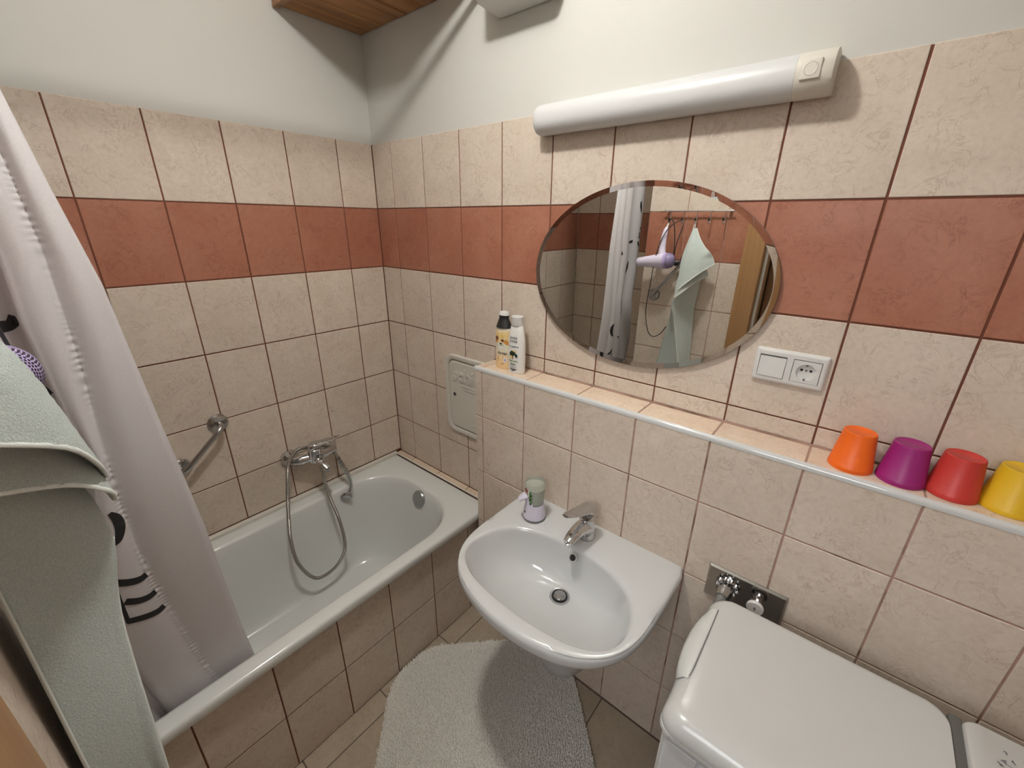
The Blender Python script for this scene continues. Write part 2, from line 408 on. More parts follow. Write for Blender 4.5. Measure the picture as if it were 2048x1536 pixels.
for t, z in ((0, -.004), (.035, -.013), (.075, -.035), (.12, -.07), (.19, -.13), (.27, -.20), (.36, -.27), (.47, -.33), (.60, -.372), (.75, -.395), (.9, -.403), (1, -.405)):
    rg(lerp(IN[0], BT[0], t), lerp(IN[1], BT[1], t), lerp(IN[2], BT[2], t), lerp(IN[3], BT[3], t), lerp(.205, .13, t), RZ + z)
B().rings(rings, False, True).build('tub_body', 'enamel', tub, angle=60)
B().box((.012, Y0, .523), (.0125, Y1, .524)).v
B().box((.0, -1.7560, .522), (.021, -.036, .5395), .003).build('seal_strip', 'cream_plastic', tub)
ov = B(); ax = Vector((0, -1, .30)).normalized(); oc = Vector((.355, -.150, .468))
ov.lathe([(.030, -.012), (.030, .004), (.0375, .006), (.0385, .011), (.0385, .021), (.036, .0245), (.0, .0245)], oc, ax, 36, cap1=False).build('overflow_knob', 'chrome_dull', tub)
# tiled front of the tub: wall of tiles on x = .665
wt = struct(B().box((.646, -1.7565, 0), (.6605, -.045, .488)).build('wall_tub_front', 'grout_dark', smooth=False)); grout(wt, (.66, -1.7565, 0), (.665 - G, -.045, .488))
tile_field(wt, '+x', .665, [-.045] + [-.15 - .2 * i for i in range(8)] + [-1.7565], [.491, .239, .002], 'cream')
# narrow tiled step between tub and back wall
st = struct(B().box((.0, -.036, .40), (.692, .0, .5195)).build('trim_3', 'grout_dark', smooth=False), 'narrow tiled step between bathtub and back wall')
tile_field(st, '+z', .5285, [.001, .126, .326, .526, .692], [-.0335, .0015], 'ledge')
B().box((.001, -.0385, .5255), (.692, -.0305, .5305), .002).build('edge_strip', 'cream_plastic').parent = st

# ------------------------------------------------------------------ bath mixer
bm_ = thing('bath_mixer', 'chrome wall-mounted bath mixer with hose above the bathtub', 'faucet', (.03, -.476, .73))
for y, z in ((-.562, .737), (-.390, .727)):
    B().lathe([(.036, -.009), (.0365, .010), (.033, .020), (.023, .030), (.018, .045)], (.0, y, z), (1, 0, 0), 28).build('flange', 'chrome', bm_)
b = B(); b.tube([(.045, -.565, .737), (.058, -.535, .736), (.07, -.50, .738), (.075, -.47, .738), (.07, -.43, .733), (.055, -.40, .730), (.045, -.385, .727)], [.017, .021, .019, .024, .019, .021, .017], 18)
b.lathe([(.027, -.03), (.028, .0), (.026, .02), (.024, .035), (.015, .041), (0, .042)], (.075, -.485, .748), (.25, 0, 1), 26)
mb_ = b.build('mixer_body', 'chrome', bm_)
B().tube([(.07, -.480, .735), (.10, -.478, .728), (.13, -.475, .716), (.152, -.472, .700)], [.020, .021, .019, .015], 18, flat=[.015, .013, .012, .011]).lathe([(.010, 0), (.010, .014)], (.150, -.472, .690), (0, 0, 1), 16).build('spout', 'chrome', mb_)
B().tube([(.082, -.505, .788), (.086, -.485, .796), (.094, -.452, .800), (.103, -.415, .803), (.110, -.380, .808)], [.020, .026, .019, .015, .009], 18, flat=[.014, .016, .009, .005, .004]).build('lever', 'chrome', mb_)
B().lathe([(.007, 0), (.007, .02), (.009, .022), (.009, .03), (.0, .033)], (.108, -.476, .722), (.2, 0, 1), 14).build('diverter_knob', 'chrome_dull', mb_)
HP = [(.085, -.474, .705), (.10, -.473, .672), (.112, -.479, .635), (.135, -.477, .543), (.175, -.473, .461), (.195, -.4715, .353), (.205, -.4865, .290), (.207, -.541, .239), (.207, -.624, .245), (.205, -.678, .359), (.192, -.684, .468), (.165, -.6675, .550), (.135, -.645, .627), (.115, -.618, .733), (.100, -.596, .775), (.074, -.550, .795), (.060, -.507, .783), (.055, -.455, .770), (.062, -.420, .754), (.068, -.402, .735), (.075, -.388, .690)]
hose = B().tube(HP, .0068, 10, sub=12).build('hose', 'steel_hose', bm_)
b = B(); dense = cat(HP, 40); acc = 0
for i in range(1, len(dense)):
    acc += (dense[i] - dense[i - 1]).length
    if acc > .0042:
        acc = 0; t = (dense[i] - dense[i - 1]).normalized(); b.lathe([(.0071, -.0012), (.0077, 0), (.0071, .0012)], dense[i], t, 10, cap0=False, cap1=False)
o = b.build('hose_ribs', 'steel_hose', hose); o['kind'] = 'stuff'
b = B(); b.tube([(.075, -.388, .690), (.080, -.380, .660), (.086, -.372, .630)], [.0075, .010, .010], 14)
b.build('hose_cone', 'chrome_dull', hose)
for q_ in ((.0765, -.3855, .681), (.0795, -.3810, .664)): B().lathe([(.0088, -.0012), (.0105, 0), (.0088, .0012)], q_, (.27, .43, -.86), 16, cap0=False, cap1=False).build('seal_ring', 'black_rubber', hose)
b = B(); b.tube([(.084, -.375, .640), (.092, -.362, .60), (.098, -.357, .56), (.100, -.360, .525), (.098, -.372, .497), (.095, -.380, .487)], [.011, .0125, .013, .014, .019, .010], 18, flat=[.011, .010, .009, .009, .011, .008])
hsh = b.build('hand_shower', 'chrome', bm_)
B().lathe([(.0, .013), (.020, .012), (.026, .006), (.025, 0), (.014, -.008)], (.105, -.388, .492), (.75, -.5, -.35), 26).build('shower_face', 'chrome_dull', hsh)

# ------------------------------------------------------------------ grab bars
def grab(name, label, f1, f2, nrm, off, r=.0095, grp=None):
    n = Vector(nrm); f1, f2 = Vector(f1), Vector(f2); d = (f2 - f1).normalized()
    t = thing(name, label, 'grab bar', f1)
    for f in (f1, f2): B().lathe([(.034, 0), (.034, .006), (.029, .012), (.016, .015)], f, n, 30).build('flange', 'chrome_dull', t)
    B().tube([f1 + n * .012, f1 + n * off * .7, f1 + n * off + d * .018, f1 + n * (off + .002) + d * .05, f2 + n * (off + .002) - d * .05, f2 + n * off - d * .018, f2 + n * off * .7, f2 + n * .012], r, 16, 8).build('bar', 'chrome_dull', t)
    return t
grab('grab_bar', 'slanted chrome grab bar on the cream tiles beside the shower curtain', (0, -.777, .984), (0, -.921, .858), (1, 0, 0), .052)
grab('grab_bar', 'slanted chrome grab bar behind the towel, seen in the mirror', (.822, -1.273, 1.300), (.975, -1.273, 1.495), (0, 1, 0), .05, .008)

# ------------------------------------------------------------------ inspection hatch
hb = thing('inspection_hatch', 'off-white plastic wall hatch with embossed word above tub end', 'hatch', (.55, 0, .98))
def rrz(x0, z0, x1, z1, r, seg=8): return rr2(x0, z0, x1, z1, r, seg)
rings = []
for (ins, y) in ((0, .0), (0, -.006), (.003, -.010), (.016, -.011), (.021, -.008), (.023, -.002)):
    rings.append([(x, y, z) for x, z in rrz(.404 + ins, .803 + ins, .6885 + .03 - ins, 1.1665 - ins, .05 - ins * .8)])
# right part lies against the half wall; keep it left of x = .6885
rings = [[(min(x, .6885), y, z) for x, y, z in r] for r in rings]
B().rings(rings).build('frame', 'hatch_plastic', hb)
dl = [[(min(x, .6882), y, z) for x, z in rrz(.432 + i, .832 + i, .72, 1.139 - i, .03)] for i, y in ((0, .0), (0, -.007), (.003, -.0095), (.006, -.0095))]
hd = B().rings(dl, False, True).build('hatch_door', 'hatch_plastic', hb, angle=30)
V, F = text_mesh('schiedel', .080, bold=.0020); tx0 = min(v[0] for v in V); tw_ = max(v[0] for v in V) - tx0
b = B()
Vt = [((x - tx0) / tw_ * .268 + .453, z + 1.080) for x, z, _ in V]; keep = .6865
Vt = [(min(x, keep), z) for x, z in Vt]
b.add([(x, -.0110, z) for x, z in Vt], F); pass
o = b.build('embossed_word', 'hatch_plastic', hd, smooth=False)
md = o.modifiers.new('s', 'SOLIDIFY'); md.thickness = .004; md.offset = 0
for x0, x1, z in ((.495, .685, 1.035), (.53, .685, 1.02), (.56, .685, .865)): B().box((x0, -.0112, z), (x1, -.0092, z + .0025)).build('ridge', 'hatch_plastic', hd, smooth=False)
B().lathe([(.0075, 0), (.0075, .0012)], (.4638, -.0094, .988), (0, -1, 0), 20).build('lock', 'dark', hd)
B().lathe([(.0085, 0), (.0085, .002), (.0062, .002), (.0062, 0)], (.4638, -.0094, .988), (0, -1, 0), 20, cap0=False, cap1=False).build('lock_ring', 'chrome_dull', hd)

# ------------------------------------------------------------------ oval mirror
mi = bpy.data.objects.new('wall_mirror', None); COL.objects.link(mi); mi.location = (1.2372, -.012, 1.5452)
tag(mi, 'oval frameless mirror on the tiles above the washbasin', 'mirror')
def ell(a, c, y, n=96): return [(a * math.cos(2 * math.pi * i / n), y, c * math.sin(2 * math.pi * i / n)) for i in range(n)]
A_, C_ = .3476, .2508
q = Vector((0, -1, 0)).rotation_difference(Vector((.0057, -1, -.005)))
def mpart(b, name, mat):
    b.v = [tuple(q @ Vector(v)) for v in b.v]; o = b.build(name, mat, None, angle=10); o.parent = mi; return o
mpart(B().rings([ell(A_ - .014, C_ - .014, 0)], False, True), 'mirror_glass', 'mirror')
mpart(B().rings([ell(A_ - .014, C_ - .014, 0), ell(A_, C_, -.0009)]), 'bevel', 'mirror_edge')
mpart(B().rings([ell(A_, C_, -.0009), ell(A_, C_, .0055)], False, True), 'back', 'grey_rubber')
# ------------------------------------------------------------------ wall lamp bar
lb = thing('wall_lamp', 'long white tubular wall lamp bar above the oval mirror', 'lamp', (1.24, 0, 1.966))
sec = [(0.0, 1.931), (-.030, 1.927), (-.048, 1.932), (-.061, 1.947), (-.064, 1.966), (-.060, 1.985), (-.046, 1.999), (-.028, 2.004), (0.0, 2.002)]
secs = [(p.x, p.y) for p in cat([(a, b_, 0) for a, b_ in sec], 4)]
def sring(x, s=1.0): return [(x, y * s, 1.966 + (z - 1.966) * s) for y, z in secs]
B().rings([sring(.893, .86), sring(.896, .94), sring(.902, .99), sring(.912)] + [sring(1.532)], True, True).build('diffuser', 'lamp_diffuser', lb)
B().rings([sring(1.5325, 1.012), sring(1.590, 1.012), sring(1.594, .985)], True, True).build('end_housing', 'cream_plastic', lb, angle=40)
sw = B(); sw.box((1.541, -.0672, 1.951), (1.575, -.060, 1.984), .002); swo = sw.build('switch', 'cream_plastic', lb)
B().lathe([(.0115, 0), (.011, .0006), (.008, -.0008), (0, -.0010)], (1.558, -.0674, 1.968), (0, -1, 0), 24, cap1=False).build('switch_button', 'cream_plastic', swo)

# ------------------------------------------------------------------ switch and socket
so = thing('socket_plate', 'white double plate with a light switch and round power socket', 'socket', (1.641, 0, 1.372))
def frame_cut(b, x0, z0, x1, z1, holes, y):
    # plate front built as strips around square openings
    xsn = sorted({x0, x1} | {h[0] for h in holes} | {h[2] for h in holes}); zsn = sorted({z0, z1} | {h[1] for h in holes} | {h[3] for h in holes})
    for i in range(len(xsn) - 1):
        for j in range(len(zsn) - 1):
            xm, zm = (xsn[i] + xsn[i + 1]) / 2, (zsn[j] + zsn[j + 1]) / 2
            if any(h[0] < xm < h[2] and h[1] < zm < h[3] for h in holes): continue
            b.add([(xsn[i], y, zsn[j]), (xsn[i + 1], y, zsn[j]), (xsn[i + 1], y, zsn[j + 1]), (xsn[i], y, zsn[j + 1])], [(0, 1, 2, 3)])
b = B()
rings = [[(x, y, z) for x, z in rrz(1.567 + i, 1.3312 + i, 1.7155 - i, 1.4137 - i, .004, 3)] for i, y in ((0, 0), (0, -.005), (.003, -.009), (.0065, -.0105))]
b.rings(rings)
HL = [(1.577, 1.3448, 1.634, 1.3988), (1.647, 1.3448, 1.704, 1.3988)]
frame_cut(b, 1.5735, 1.3377, 1.709, 1.4072, HL, -.0105)
for h in HL:
    for (xa, za, xb, zb) in ((h[0], h[1], h[2], h[1]), (h[2], h[1], h[2], h[3]), (h[2], h[3], h[0], h[3]), (h[0], h[3], h[0], h[1])):
        b.add([(xa, -.0105, za), (xb, -.0105, zb), (xb, -.006, zb), (xa, -.006, za)], [(0, 1, 2, 3)])
b.build('frame', 'white_plastic', so, angle=25)
B().box((1.575, -.0040, 1.343), (1.706, -.002, 1.400)).build('gap', 'grey_rubber', so, smooth=False)
B().add([(1.5782, -.0125, 1.346), (1.6328, -.0125, 1.346), (1.6328, -.0088, 1.3945), (1.5782, -.0088, 1.3945), (1.5782, -.004, 1.346), (1.6328, -.004, 1.346), (1.6328, -.004, 1.3945), (1.5782, -.004, 1.3945)],
        [(0, 1, 2, 3), (4, 7, 6, 5), (0, 4, 5, 1), (2, 6, 7, 3), (1, 5, 6, 2), (0, 3, 7, 4)]).build('rocker', 'white_plastic', so, smooth=False)
# socket insert with round well
cxs, czs, rs = 1.6755, 1.3712, .0192; n = 48
sq = []
for i in range(n):
    a = 2 * math.pi * i / n; c_, s_ = math.cos(a), math.sin(a); k = 1 / max(abs(c_), abs(s_))
    sq.append((cxs + c_ * k * .0272, czs + s_ * k * .0258 + .0))
circ = [(cxs + rs * math.cos(2 * math.pi * i / n), czs + rs * math.sin(2 * math.pi * i / n)) for i in range(n)]
si_ = B().rings([[(x, -.0042, z) for x, z in sq], [(x, -.0112, z) for x, z in sq], [(x, -.0112, z) for x, z in circ], [(x, -.0048, z) for x, z in circ]], False, True).build('socket_insert', 'white_plastic', so, angle=30)
for dx in (-.0092, .0092): B().lathe([(.003, 0), (.003, .0006)], (cxs + dx, -.0048, czs + .0035), (0, -1, 0), 16).build('contact_hole', 'dark', si_)
B().lathe([(.0028, 0), (.0028, .0006)], (cxs, -.0048, czs + .0035), (0, -1, 0), 16).build('screw', 'grey_rubber', si_)
for dz in (-.0175, .0172): B().box((cxs - .0022, -.0125, czs + dz - .002), (cxs + .0022, -.003, czs + dz + .002), .0005).build('earth_clip', 'chrome_dull', si_)

# ------------------------------------------------------------------ cups on the ledge
def cup(col, desc, x, y):
    t = thing('tumbler', desc, 'cup', (x, y, 1.193), 'upside-down plastic cups on the ledge')
    hgt = .0865; prof = [(.0385, 0), (.0405, .0005), (.0405, .004), (.0395, .012), (.0390, .0125), (.0298, hgt - .004), (.0290, hgt - .001), (.0270, hgt), (.0255, hgt - .0012), (0, hgt - .0012)]
    B().lathe(prof, (x, y, 1.1932), (0, 0, 1), 48, cap0=False, cap1=False).build('cup_body', col, t, angle=40)
    B().lathe([(.0385, 0), (.0375, .0005), (.027, hgt - .006), (0, hgt - .006)], (x, y, 1.1932), (0, 0, 1), 32, cap0=False, cap1=False).build('cup_inside', col, t)
cup('orange', 'orange plastic tumbler standing upside down on the ledge', 1.802, -.0560)
cup('purple', 'purple plastic tumbler upside down on ledge', 1.886, -.0545)
cup('red', 'red plastic tumbler upside down between purple and yellow ones', 1.963, -.0500)
cup('yellow', 'yellow plastic tumbler upside down, last in the row', 2.040, -.0460)

# ------------------------------------------------------------------ bottles
def wrap_text(V, F, c, rx, ry, z, name, mat, parent, az0=-math.pi / 2, lift=.0006, prof=None):
    """maps a flat print onto an elliptic-section bottle; prof(z) gives the scale"""
    out = []
    for x, zz, _ in V:
        zz2 = z + zz; s_ = prof(zz2) if prof else 1
        ph = az0 + x / (rx * s_ * .97)
        out.append((c[0] + (rx * s_ + lift) * math.cos(ph), c[1] + (ry * s_ + lift) * math.sin(ph), c[2] + zz2))
    return B().add(out, F).build(name, mat, parent, smooth=False)
def blob(pts): return [(x, z, 0) for x, z in pts], [tuple(range(len(pts)))]
def disc(x, z, r, rz=None, n=20): return blob([(x + r * math.cos(2 * math.pi * i / n), z + (rz or r) * math.sin(2 * math.pi * i / n)) for i in range(n)])
# argan bottle
c1 = (.7815, -.050, 1.193)
t1 = thing('shampoo_bottle', 'cream and gold shampoo bottle with black cap and white tip', 'bottle', c1)
rx1, ry1 = .0355, .021
pr1 = [(.93, 0), (.98, .002), (1.0, .006), (1.01, .05), (1.0, .10), (.98, .135), (.94, .146), (.90, .151)]
def pf(pr):
    return lambda z: np.interp(z, [p[1] for p in pr], [p[0] for p in pr])
o = B().lathe([(p[0], p[1]) for p in pr1], (0, 0, 0), (0, 0, 1), 40, rx1, ry1).build('bottle_body', 'argan'); o.parent = t1; o.location = (0, 0, .0003); body1 = o; WL[o.name] = Vector(c1) + Vector((0, 0, .0003))
B().lathe([(.90, .1508), (.78, .163), (.60, .178), (.54, .184), (.56, .190), (.60, .1945)], c1, (0, 0, 1), 36, rx1, ry1 * 1.25).build('cap', 'black_rubber', t1)
B().lathe([(.60, .1946), (.60, .199), (.48, .206), (.25, .2085), (0, .209)], c1, (0, 0, 1), 36, rx1, ry1 * 1.25, cap1=False).build('cap_tip', 'white_plastic', t1)
az1 = -math.pi / 2 + .28
V, F = text_mesh('Argan', .0165, bold=.0003); wrap_text(V, F, c1, rx1, ry1, .060, 'print', 'ink', body1, az1, prof=pf(pr1))
V, F = disc(0, 0, .0165, .011); wrap_text(V, F, c1, rx1, ry1, .090, 'logo_patch', 'label_white', body1, az1 - .2, prof=pf(pr1))
V, F = text_mesh('L\'ANGELICA', .0045); wrap_text(V, F, c1, rx1, ry1, .088, 'logo_text', 'leafgreen', body1, az1 - .2, .001, pf(pr1))
V, F = disc(0, 0, .006, .0025); wrap_text(V, F, c1, rx1, ry1, .095, 'logo_leaf', 'tree_print', body1, az1 - .2, .001, pf(pr1))
V, F = disc(0, 0, .009); wrap_text(V, F, c1, rx1, ry1, .036, 'seal_patch', 'label_white', body1, az1 + .32, prof=pf(pr1))
V, F = disc(0, 0, .0045); wrap_text(V, F, c1, rx1, ry1, .036, 'seal_flower', 'lilac', body1, az1 + .32, .001, pf(pr1))
for k in range(4):
    V, F = blob([(-.017, 0), (.007, 0), (.007, .0022), (-.017, .0022)]); wrap_text(V, F, c1, rx1, ry1, .046 - k * .0045, 'text_line', 'orange_print', body1, az1 - .1, prof=pf(pr1))
V, F = blob([(-.006, 0), (.006, 0), (.006, .0018), (-.006, .0018)]); wrap_text(V, F, c1, rx1, ry1, .020, 'text_line', 'brown_print', body1, az1, prof=pf(pr1))
for dx, dz, r_, m_ in ((-.028, .112, .010, 'brown_print'), (-.030, .103, .008, 'orange_print'), (.014, .103, .009, 'orange_print'), (.0, .107, .006, 'brown_print'), (.021, .098, .008, 'orange_print'), (.001, .119, .0015, 'brown_print'), (.0, .135, .0013, 'ink')):
    V, F = disc(dx, 0, r_, r_ * .8); wrap_text(V, F, c1, rx1, ry1, dz, 'fruit_print', m_, body1, az1, prof=pf(pr1))
# white bottle
c2 = (.8500, -.060, 1.193)
t2 = thing('shampoo_bottle', 'white shampoo bottle with a dark tree print and white cap', 'bottle', c2)
rx2, ry2 = .0345, .022
pr2 = [(.90, 0), (.95, .002), (.97, .006), (1.0, .05), (1.0, .09), (.95, .125), (.82, .15), (.70, .165), (.635, .170)]
body2 = B().lathe(pr2, (c2[0], c2[1], c2[2] + .0003), (0, 0, 1), 40, rx2, ry2).build('bottle_body', 'skin_white', t2)
B().lathe([(.60, .170), (.62, .171), (.60, .190), (.64, .1975), (.64, .200), (.60, .2015), (0, .202)], c2, (0, 0, 1), 36, rx2, ry2 * 1.4, cap1=False).build('cap', 'white_plastic', t2)
az2 = -math.pi / 2 + .35 - .35
def wt2(V, F, z, name, mat, a=0, lift=.0006): return wrap_text(V, F, c2, rx2, ry2, z, name, mat, body2, az2 + a, lift, pf(pr2))
V, F = text_mesh('SWISS\nO·PAR', .0115, bold=.0004); wt2(V, F, .122, 'brand_print', 'ink_grey')
V, F = text_mesh('ÖLI SAMPON', .0075, bold=.0002); wt2(V, F, .098, 'print', 'ink_grey')
V, F = text_mesh('TEEBAUMÖL', .0072, bold=.0002); wt2(V, F, .046, 'print', 'leafgreen')
V, F = text_mesh('Shampoo', .006, bold=.0003); wt2(V, F, .036, 'print', 'ink')
V, F = text_mesh('PFLEGT & \nREINIGT', .0065); wt2(V, F, .026, 'print', 'ink_grey')
V, F = text_mesh('REGENERIERT\nKRAFT', .005, bold=.0003); wt2(V, F, .014, 'print', 'ink')
for dx, dz, r_ in ((-.004, .078, .007), (-.010, .074, .006), (.005, .075, .006), (.012, .069, .006), (-.002, .070, .007), (.014, .064, .0045), (-.012, .069, .005)):
    V, F = disc(dx, 0, r_, r_ * .85, 9); wt2(V, F, dz, 'tree_crown', 'tree_print', lift=.0009)
V, F = disc(-.006, 0, .009, .006); wt2(V, F, .060, 'tree_ground', 'gold_print', lift=.0005)
V, F = disc(.006, 0, .007, .005); wt2(V, F, .081, 'tree_sun', 'gold_print', lift=.0005)
V, F = blob([(-.002, -.007), (.001, -.007), (.002, .007), (-.0005, .007)]); wt2(V, F, .060, 'tree_trunk', 'brown_print', lift=.001)

# ------------------------------------------------------------------ washbasin
wbs = thing('washbasin', 'white ceramic washbasin on the wall below the mirror', 'washbasin', (1.238, -.112, .6))
CX = 1.238; WZ = .765
half = [(0, -.5915), (.06, -.589), (.14, -.572), (.205, -.540), (.252, -.492), (.280, -.430), (.291, -.36), (.2935, -.28), (.2935, -.17), (.2925, -.125), (.284, -.113), (.20, -.112), (.10, -.112), (0, -.112)]
outer = [Vector((CX + x, y, 0)) for x, y in half] + [Vector((CX - x, y, 0)) for x, y in reversed(half[1:-1])]
outer = cat(outer, 5, True)
cc = Vector((1.238, -.398, 0))
def rad_outline(poly, ang):
    d = Vector((math.cos(ang), math.sin(ang), 0)); best = None
    for i in range(len(poly)):
        a, b_ = poly[i] - cc, poly[(i + 1) % len(poly)] - cc; e = b_ - a
        den = d.x * e.y - d.y * e.x
        if abs(den) < 1e-12: continue
        t = (a.x * e.y - a.y * e.x) / den; u = (a.x * d.y - a.y * d.x) / den
        if t > 0 and -1e-6 <= u <= 1 + 1e-6: best = t if best is None else max(best, t)
    return cc + d * (best or .2)
inn_c = [(0.0, -.2445), (.110, -.2590), (.19, -.293), (.232, -.345), (.251, -.41), (.246, -.46), (.220, -.495), (.16, -.524), (.08, -.536), (0, -.5395)]
inner = [Vector((CX + x, y, 0)) for x, y in inn_c] + [Vector((CX - x, y, 0)) for x, y in reversed(inn_c[1:-1])]
inner = cat(inner, 5, True)
N = 96; angs = [2 * math.pi * i / N for i in range(N)]
# add exact corner directions by nudging
OUT = [rad_outline(outer, a) for a in angs]; INN = [rad_outline(inner, a) for a in angs]
dc = Vector((1.240, -.3176, 0)); DR = .0235
rings = []
for (rr, z) in ((DR, .6205), (DR + .004, .6215)): rings.append([dc + Vector((rr * math.cos(a), rr * math.sin(a), z)) for a in angs])
for t, g in ((.12, .004), (.25, .016), (.4, .045), (.55, .105), (.68, .20), (.78, .32), (.86, .47), (.92, .64), (.96, .80), (.985, .91), (1.0, .965)):
    rings.append([Vector((*(dc + Vector((DR * math.cos(a), DR * math.sin(a), 0))).lerp(INN[i], t).xy, .6215 + (WZ - .004 - .6215) * g)) for i, a in enumerate(angs)])
def mixring(t, z, src=OUT, s=INN): return [Vector((*s[i].lerp(src[i], t).xy, z)) for i in range(N)]
rings.append(mixring(.06, WZ - .0035)); rings.append(mixring(.2, WZ - .001)); rings.append(mixring(.6, WZ + .0005)); rings.append(mixring(.88, WZ - .0005))
def outr(k, z, lim=-.1125): # shrink outline toward a centre
    o = []
    for i in range(N):
        p = cc.lerp(OUT[i], k); y = min(p.y, lim); 
        if OUT[i].y > -.13: y = min(OUT[i].y, lim)
        o.append(Vector((p.x, y, z)))
    return o
rings += [outr(.975, WZ - .002), outr(.992, WZ - .006), outr(1.0, WZ - .013), outr(.998, WZ - .026), outr(.985, WZ - .036), outr(.96, WZ - .045), outr(.90, WZ - .062), outr(.78, WZ - .100), outr(.62, WZ - .142), outr(.45, WZ - .170), outr(.3, WZ - .18)]
B().rings(rings, True, True).build('basin_body', 'white_gloss', wbs, angle=70)
# siphon cover
rings = []
for z, hw, yf in ((.598, .142, -.42), (.56, .135, -.415), (.46, .118, -.392), (.37, .102, -.366), (.32, .091, -.348), (.292, .078, -.332), (.282, .058, -.312)):
    r_ = []
    for k in range(25):
        a = math.pi + math.pi * k / 24; e = .8
        c_, s_ = math.cos(a), math.sin(a)
        r_.append((CX + hw * math.copysign(abs(c_) ** e, c_), -.175 + (yf + .175) * abs(s_) ** e if s_ < 0 else -.175, z))
    r_.append((CX + hw * .98, -.113, z)); r_.append((CX - hw * .98, -.113, z)); rings.append(r_)
B().rings(rings, False, True).build('siphon_cover', 'white_gloss', wbs, angle=60)
dring = B().lathe([(.0, -.006), (.0185, -.006), (.0195, .0), (.024, .003), (.030, .0035), (.0315, .0015), (.031, -.001)], (dc.x, dc.y, .6225), (0, 0, 1), 40, cap0=False, cap1=False).build('drain_ring', 'chrome', wbs)
B().lathe([(.015, .0), (.0185, .0015), (.019, .004), (.017, .0065), (.010, .0078), (0, .008)], (dc.x, dc.y + .0015, .6225), (0, 0, 1), 36, cap1=False).build('drain_plug', 'chrome_dull', dring)
B().lathe([(.0185, 0), (.0235, .0006), (.0235, .0008), (.0185, .0004)], (dc.x, dc.y, .6262), (0, 0, 1), 30, cap0=False, cap1=False).build('drain_gap', 'dark', dring)
oa = Vector((0, -.80, .60)).normalized()
B().lathe([(.0, .0006), (.0095, .0006), (.0095, -.004)], (1.2435, -.2605, .7350), oa, 28, cap0=False, cap1=False).build('overflow_hole', 'dark', wbs)
B().lathe([(.0095, .0004), (.0102, .0016), (.0130, .0012), (.0140, -.001)], (1.2435, -.2605, .7350), oa, 28, cap0=False, cap1=False).build('overflow_rim', 'white_gloss', wbs)

# basin faucet
fa = thing('basin_faucet', 'chrome single-lever faucet on the washbasin', 'faucet', (1.244, -.185, WZ))
b = B(); b.lathe([(.0255, 0), (.0255, .004), (.0235, .008), (.0225, .03), (.0235, .055), (.0245, .075), (.022, .083), (.012, .088), (0, .089)], (1.244, -.183, WZ), (0, -.10, 1), 36, cap1=False)
b.build('faucet_body', 'chrome', fa)
b = B(); b.tube([(1.244, -.182, WZ + .028), (1.243, -.21, WZ + .052), (1.242, -.24, WZ + .058), (1.241, -.270, WZ + .056), (1.240, -.293, WZ + .048)], [.023, .0245, .022, .019, .0155], 22, flat=[.028, .025, .018, .013, .010], up=(0, 0, 1))
b.lathe([(.0105, .0), (.0115, .004), (.0115, .013), (.009, .014), (.009, .010)], (1.240, -.286, WZ + .034), (0, -.15, 1), 22)
b.build('spout', 'chrome', fa)
b = B(); b.tube([(1.245, -.168, WZ + .085), (1.245, -.185, WZ + .108), (1.243, -.215, WZ + .120), (1.240, -.25, WZ + .130), (1.236, -.285, WZ + .141), (1.233, -.305, WZ + .147)], [.015, .0235, .0235, .021, .018, .010], 22, flat=[.014, .021, .013, .009, .006, .004], up=(0, 0, 1))
b.build('lever', 'chrome', fa)

# soap dispenser
dx, dy = 1.058, -.212
sd = thing('soap_dispenser', 'white automatic soap dispenser with clear green-labelled refill', 'soap dispenser', (dx, dy, WZ))
B().lathe([(.036, 0), (.0385, .001), (.0385, .007), (.0375, .008)], (dx, dy, WZ + .0005), (0, 0, 1), 40, 1.02, 1.0).build('base', 'disp_base', sd)
n = 48; rings = []
fdir = Vector((.25, -1, 0)).normalized(); fa_ = math.atan2(-.80, -.60)
for k, (rr, h) in enumerate([(.0385, .008), (.0383, .014), (.0360, .030), (.0335, .045), (.0320, .055)]):
    rings.append([(dx + rr * math.cos(2 * math.pi * i / n), dy + rr * math.sin(2 * math.pi * i / n), WZ + h) for i in range(n)])
def collar(i, r, base, hi):
    a = 2 * math.pi * i / n; d = math.cos(a - fa_); k = max(0, (d - .45) / .55) ** .6 if d > .45 else 0
    return (dx + r * math.cos(a), dy + r * math.sin(a), WZ + base + hi * k)
rings.append([collar(i, .0312, .058, .040) for i in range(n)]); rings.append([collar(i, .0295, .0585, .040) for i in range(n)]); rings.append([collar(i, .029, .050, .0) for i in range(n)])
B().rings(rings).build('holder', 'disp', sd, angle=50)
hd_ = Vector((math.cos(fa_), math.sin(fa_), 0))
p0 = Vector((dx, dy, WZ + .088)) + hd_ * .014
B().tube([p0, p0 + hd_ * .014 + Vector((0, 0, .002)), p0 + hd_ * .030 + Vector((0, 0, -.004)), p0 + hd_ * .040 + Vector((0, 0, -.012))], [.013, .0155, .0145, .010], 20, flat=[.009, .0095, .008, .005]).build('nozzle', 'disp', sd)
dp = Vector((dx, dy, WZ + .032)) + Vector((math.cos(fa_ + .25), math.sin(fa_ + .25), 0)) * .0362
side = Vector((-math.sin(fa_ + .25), math.cos(fa_ + .25), 0)); nn = Vector((math.cos(fa_ + .25), math.sin(fa_ + .25), .15)).normalized(); upv = nn.cross(side) * -1
if upv.z < 0: upv = -upv
drop = [(0, .0085), (.0022, .0035), (.0036, -.0005), (.0030, -.0035), (0, -.0048), (-.0030, -.0035), (-.0036, -.0005), (-.0022, .0035)]
B().add([dp + side * a + upv * c + nn * .0006 for a, c in drop], [tuple(range(8))]).build('drop_mark', 'ink', sd)
